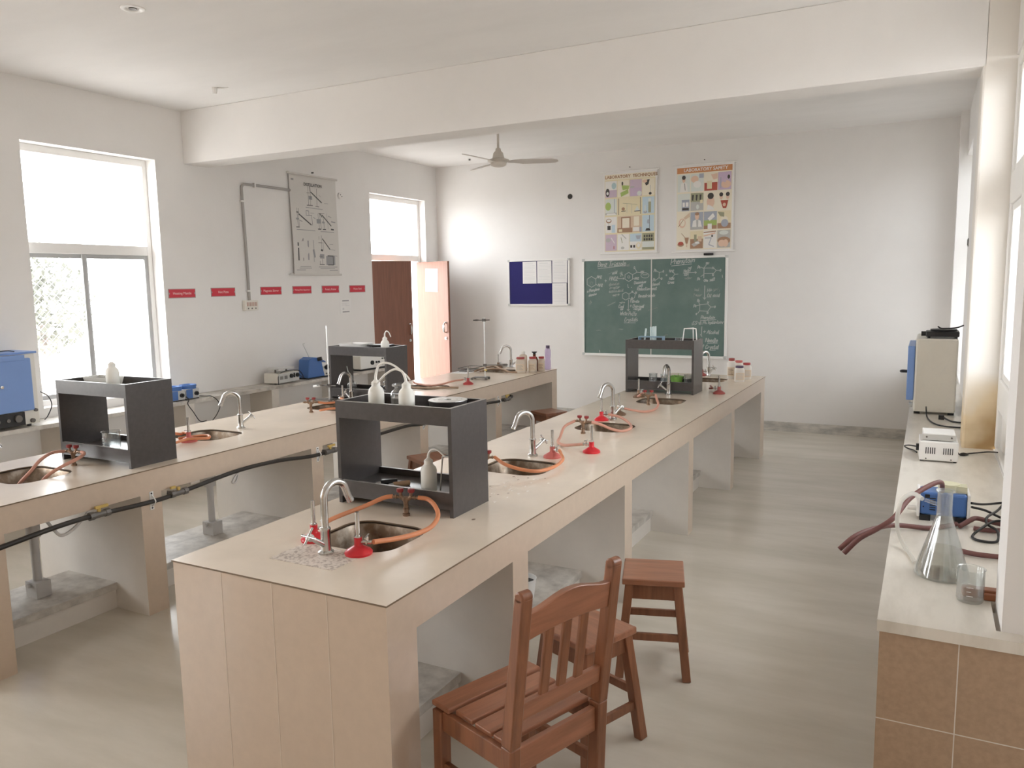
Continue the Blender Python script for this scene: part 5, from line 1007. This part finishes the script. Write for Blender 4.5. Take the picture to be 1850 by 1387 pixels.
# ------------------------------------------------------------------ window wall: chart, conduit, signs
t = thing('wall_chart', 'hanging grey distillation chart on two rollers on window wall', 'chart', (XL, 7.0, 1.915))
mb = MB(); N_ = 12
def bulge(y, z): return .012 + .022 * max(0, (-y) / .39) ** 2 * (1 - .5 * (z / 1.08)) + .006 * sin(z * 5)
def PQ(p, k): return (bulge(p.x, p.y) + .0006 + .0003 * k, p.x, p.y)
for i in range(N_):
    for k in range(N_):
        a, b, c, d = -.388 + .776 * i / N_, -.388 + .776 * (i + 1) / N_, 1.08 * k / N_, 1.08 * (k + 1) / N_
        mb.face([(bulge(a, c), a, c), (bulge(b, c), b, c), (bulge(b, d), b, d), (bulge(a, d), a, d)], 0)
pr = Print(mb, [(272, 110), (875, 205), (912, 1340), (345, 1325)], -.388, .388, 1.08, 0, PQ)
T_ = .0045
for pts, w_, mi in [([(515, 260), (525, 495)], T_, 1), ([(540, 270), (545, 330)], .010, 1), ([(545, 330), (550, 495)], T_, 1), ([(505, 495), (575, 500)], .008, 1), ([(555, 340), (690, 468)], .014, 1), ([(625, 300), (630, 510)], T_, 1), ([(535, 405), (562, 408)], .04, 2), ([(612, 510), (655, 518)], .006, 1), ([(490, 520), (700, 550)], .007, 2), ([(655, 375), (680, 400)], T_, 2), ([(500, 345), (545, 350)], T_, 1), ([(725, 478), (775, 482)], T_, 2),
                    ([(375, 525), (388, 755)], T_, 1), ([(392, 530), (402, 755)], T_, 1), ([(365, 755), (405, 757)], .010, 1), ([(400, 600), (553, 733)], .015, 1), ([(370, 575), (395, 578)], .012, 1), ([(368, 655), (390, 658)], .02, 2), ([(490, 560), (525, 565), (525, 620), (492, 615), (490, 560)], .008, 2), ([(525, 615), (560, 618), (570, 740)], T_, 1), ([(370, 785), (600, 805)], .007, 2), ([(410, 675), (440, 690)], .01, 2), ([(545, 590), (590, 594)], T_, 2), ([(580, 640), (605, 660)], .008, 2),
                    ([(640, 600), (655, 780)], T_, 1), ([(660, 600), (678, 780)], T_, 1), ([(632, 690), (665, 692)], .05, 2), ([(665, 600), (690, 640)], .012, 1), ([(690, 615), (805, 750)], .013, 1), ([(645, 595), (720, 600)], T_, 1), ([(705, 640), (718, 790)], T_, 1), ([(750, 600), (768, 790)], T_, 2), ([(640, 785), (675, 787)], .012, 1), ([(700, 790), (735, 792)], .010, 1), ([(806, 792), (836, 797)], .016, 1), ([(695, 705), (718, 708)], .02, 2), ([(670, 815), (840, 830)], .007, 2), ([(770, 630), (810, 650)], .008, 2), ([(810, 700), (860, 710)], .012, 2),
                    ([(385, 950), (386, 978)], .022, 1), ([(390, 1015), (398, 1155)], .020, 1), ([(447, 895), (458, 1165)], .008, 1), ([(432, 930), (447, 900)], T_, 1), ([(510, 930), (522, 1150)], .022, 2), ([(575, 920), (580, 1000), (590, 1180)], .009, 2), ([(580, 1040), (596, 1120)], .03, 2),
                    ([(645, 875), (664, 1215)], T_, 1), ([(675, 865), (684, 1050)], T_, 1), ([(700, 940), (704, 1050)], T_, 2), ([(640, 950), (690, 955)], T_, 1), ([(690, 905), (785, 1035)], .013, 1), ([(676, 1040), (690, 1045)], .022, 1), ([(670, 1115), (702, 1118)], .05, 2), ([(652, 1115), (690, 1118)], T_, 1), ([(690, 1150), (695, 1210)], T_, 1), ([(660, 1215), (718, 1218)], .008, 1), ([(762, 1170), (830, 1172)], .105, 2), ([(758, 1112), (826, 1116), (832, 1226), (764, 1224), (758, 1112)], .010, 1), ([(785, 1035), (850, 1048)], T_, 2), ([(780, 972), (825, 976)], T_, 2), ([(830, 1112), (880, 1118)], T_, 2),
                    ([(420, 1235), (550, 1236)], .007, 2), ([(410, 1255), (560, 1258)], .007, 2), ([(375, 1277), (485, 1279)], .008, 2), ([(650, 1245), (880, 1252)], .007, 2), ([(670, 1265), (850, 1268)], .007, 2), ([(785, 1290), (885, 1292)], .008, 2), ([(305, 180), (330, 184)], .02, 2)]:
    pr.line(pts, w_, mi)
mb.text('DISTILLATION', .046, wallx((.0165, -.01, .985)), 1, thin=.0012)
mb.obj('sheet', ['chartp', 'dark', 'ink'], t, smooth=60, recalc=False)
for z, e in ((1.085, .03), (-.005, .05)): MB().cyl((.03 if z > 1 else .02, -.388 - e, z), (.014, .388 + e * .6, z), .011).obj('roller', 'chartp', t)
MB().cyl((.0, -.0, 1.125), (.025, -.0, 1.125), .008).obj('nail', 'iron', t)
t = thing('cable_conduit', 'grey conduit running up from switch board and behind the chart', 'conduit', (0, 0, 0))
MB().tube([(XL + .018, 5.955, 1.64), (XL + .018, 5.950, 2.1), (XL + .018, 5.935, 2.72), (XL + .018, 5.938, 2.78), (XL + .018, 5.965, 2.808), (XL + .018, 6.02, 2.814), (XL + .018, 6.62, 2.815)], .0135, 10, 0, 6).obj('pipe', 'conduit', t)
for (y, z) in ((5.937, 2.64), (5.953, 1.74)): MB().box(XL + .002, XL + .032, y - .028, y + .028, z - .008, z + .008).obj('saddle_clip', 'white', t, smooth=0)
MB().box(XL + .002, XL + .032, 6.10, 6.116, 2.79, 2.838).obj('saddle_clip', 'white', t, smooth=0)
t = thing('switch_board', 'beige switch board box at the foot of the conduit', 'switch', (XL, 5.958, 1.54))
MB().box(0, .045, -.09, .09, 0, .105).obj('box', 'cream', t, smooth=0, bevel=.004)
for k in range(4):
    MB().box(.045, .052, -.07 + k * .037, -.045 + k * .037, .045, .085).obj('rocker', mat('pinkish_switch', (.60, .44, .38), .5) if k == 0 else M['cork'] if False else bpy.data.materials['pinkish_switch'], t, smooth=0, bevel=.002)
mb = MB()
for k in range(3): mb.cyl((.045, -.05 + k * .05, .022), (.048, -.05 + k * .05, .022), .008, n=8)
mb.obj('sockets', 'iron', t)
t = thing('junction_box', 'small round white junction box right of the hanging chart', 'junction box', (XL, 7.46, 2.828))
o = MB().lathe([(0, .0), (.038, 0), (.038, .02), (.03, .026), (0, .026)], 24).obj('cover', 'white', t); o.rotation_euler = (0, pi / 2, 0)
o = MB().cyl((-.01, -.012, .026), (-.01, -.012, .029), .006).cyl((.008, .012, .026), (.008, .012, .029), .006).obj('holes', 'black', t); o.rotation_euler = (0, pi / 2, 0)
SG = [(5.142, 1.730, 'Heating Mantle', .305, 'leftmost red sign, reading Heating Mantle'), (5.633, 1.734, 'Hot Plate', .305, 'second red sign from the window, reading Hot Plate'), (6.280, 1.737, 'Magnetic Stirrer', .305, 'red sign below the chart left end, reading Magnetic Stirrer'),
      (6.752, 1.740, 'Melting Point Apparatus', .302, 'red sign reading Melting Point Apparatus under the chart'), (7.228, 1.740, 'Rotary Shaker', .302, 'second red sign from the door, reading Rotary Shaker'), (7.720, 1.739, 'Water Bath', .302, 'red sign nearest the door, reading Water Bath')]
for (y, z, s_, w_, lab) in SG:
    mb = MB().box(0, .004, -w_ / 2, w_ / 2, -.0435, .0435, 1)
    n = .012; a, b = w_ / 2 - .006, .0375
    mb.face([(.0046, p[0], p[1]) for p in ((-a, -b), (a, -b), (a, -n), (a - n, 0), (a, n), (a, b), (-a, b), (-a, n), (-a + n, 0), (-a, -n))], 0)
    mb.text(s_, .034 if len(s_) < 18 else .0245, wallx((.0052, 0, 0)), 2)
    tag(mb.obj('wall_sign', ['signred', 'signedge', 'signtext'], smooth=0, recalc=False, loc=(XL, y, z)), lab, 'sign', 'red apparatus signs')
mb = MB().box(0, .003, -.10, .10, -.09, .09)
mb.box(.003, .0036, -.06, .06, .058, .072, 1).box(.003, .0036, -.06, .065, -.074, -.060, 1).box(.003, .0036, .0, .07, .005, .009, 2).box(.003, .0036, -.06, -.03, -.045, -.02, 2)
for k in range(3): mb.box(.003, .0036, -.075, .06 - .02 * k, .035 - .012 * k, .038 - .012 * k, 2)
tag(mb.obj('wall_notice', ['paper', 'ink', 'inkfaint'], smooth=0, loc=(XL, 7.487, 1.535)), 'white printed notice below the red sign nearest the door', 'notice')
tag(MB().box(-.006, 0, -.03, .03, -.035, .035).box(-.010, -.006, -.012, .012, -.025, .025).obj('wall_switch', 'iron', smooth=0, loc=(.285, 7.95, 2.06)), 'narrow dark switch on the right wall beyond the column', 'switch')

# ------------------------------------------------------------------ chair and stools
ca = math.atan2(.94, .34)
t = thing('wooden_chair', 'dark brown slatted wooden chair in the foreground seen from behind', 'chair', (-1.130, 2.135, 0), ca)
for s in (-1, 1):
    x = s * .192
    mb = MB(); mb.bar((x, -.165, 0), (x, -.185, .43), .042, .045, (0, 1, 0)); mb.bar((x, -.185, .43), (x, -.25, .905), .042, .045, (0, 1, 0), 0, .042, .036)
    mb.cyl((x - .021, -.25, .905), (x + .021, -.25, .905), .018); mb.obj('rear_post', 'wood', t, smooth=40, bevel=.005)
    MB().bar((x, .15, 0), (x, .15, .412), .042, .042, (0, 1, 0)).obj('front_leg', 'wood', t, smooth=0, bevel=.004)
    MB().box(x - .011, x + .011, -.155, .13, .345, .412).obj('side_apron', 'wood', t, smooth=0, bevel=.003)
    MB().box(x - .010, x + .010, -.150, .13, .20, .235).obj('side_stretcher', 'wood', t, smooth=0, bevel=.003)
MB().box(-.171, .171, .140, .162, .345, .412).obj('front_apron', 'woodx', t, smooth=0, bevel=.003)
MB().box(-.171, .171, -.190, -.168, .33, .412).obj('rear_apron', 'woodx', t, smooth=0, bevel=.003)
for (a, b, z) in ((.095, .185, .434), (.0, .085, .430), (-.088, -.01, .428), (-.150, -.096, .428)): MB().box(-.205 if b > .1 else -.185, .205 if b > .1 else .185, a, b, z - .018, z).obj('seat_slat', 'woodx', t, smooth=0, bevel=.005)
def lean(z): return -.185 - .065 * (z - .43) / .475
mb = MB(); n = 12; lo, hi = [], []
for i in range(n + 1):
    u = -1 + 2 * i / n; x = u * .172; lo.append((x, .765 + .012 * (1 - u * u))); hi.append((x, .845 + .035 * (.5 + .5 * cos(pi * u)) ** 1.0 + .006 * abs(u)))
for i in range(n):
    c = [lo[i], lo[i + 1], hi[i + 1], hi[i]]
    F = [(p[0], lean(p[1]) - .012, p[1]) for p in c]; B = [(p[0], lean(p[1]) + .012, p[1]) for p in c]
    mb.face(F); mb.face(B[::-1]); mb.face([F[3], F[2], B[2], B[3]]); mb.face([F[1], F[0], B[0], B[1]])
bmesh.ops.remove_doubles(mb.bm, verts=mb.bm.verts[:], dist=.0005)
mb.obj('crest_rail', 'woodx', t, smooth=40, bevel=.003)
MB().hexa([(-.172, lean(.505) - .011, .505), (.172, lean(.505) - .011, .505), (.172, lean(.505) + .011, .505), (-.172, lean(.505) + .011, .505)], [(-.172, lean(.56) - .011, .56), (.172, lean(.56) - .011, .56), (.172, lean(.56) + .011, .56), (-.172, lean(.56) + .011, .56)]).obj('back_rail', 'woodx', t, smooth=0, bevel=.004)
for x in (-.075, 0, .075): MB().bar((x, lean(.53), .53), (x, lean(.79), .79), .036, .014, (0, 1, 0)).obj('back_slat', 'wood', t, smooth=0, bevel=.004)
def stool(label, s_=.275, h=.455):
    t = thing('wooden_stool', label, 'stool', group='square wooden stools'); a = s_ / 2
    MB().box(-a, a, -a, a, h - .028, h).obj('seat', 'woodx', t, smooth=0, bevel=.005)
    for sx in (-1, 1):
        for sy in (-1, 1): MB().bar((sx * (a + .012), sy * (a + .012), 0), (sx * (a - .032), sy * (a - .032), h - .028), .038, .038, (0, 1, 0)).obj('leg', 'wood', t, smooth=0, bevel=.003)
    q = a - .022
    for k in range(4):
        for (nm, z0, z1, off, L) in (('apron', h - .098, h - .028, q - .008, q - .02), ('stretcher', .125, .158, a - .002, a - .016)):
            mb = MB(); mb.X = Matrix.Rotation(k * pi / 2, 4, 'Z'); mb.box(-L, L, off - .009, off + .009, z0 + (0 if k % 2 else .0 if nm == 'apron' else .05), z1 + (0 if k % 2 else .0 if nm == 'apron' else .05)).obj(nm, 'wood', t, smooth=0, bevel=.002)
    return t
st = put(stool('square wooden stool standing in the open right of the chair'), -1.065, 3.385, 0, R(17))
dup(st, 'square wooden stool tucked behind the wooden chair', (-1.115, 2.695, 0), R(-22))
dup(st, 'square wooden stool at the far end between the two benches', (-3.435, 7.32, 0), R(-28))
dup(st, 'square wooden stool seen through the front rack opening', (-3.36, 4.99, 0), R(-30))

# every thing keeps its own origin, at its base
for o in [q for q in COL.objects if q.parent is None and 'label' in q and q.location.length < 1e-6]:
    ms = [o] if o.type == 'MESH' else list(o.children_recursive)
    P = [c.co for m_ in ms for c in m_.data.vertices]
    b = Vector(((min(p.x for p in P) + max(p.x for p in P)) / 2, (min(p.y for p in P) + max(p.y for p in P)) / 2, min(p.z for p in P)))
    for m_ in ms:
        m_.data.transform(Matrix.Translation(-b))
    o.location = b
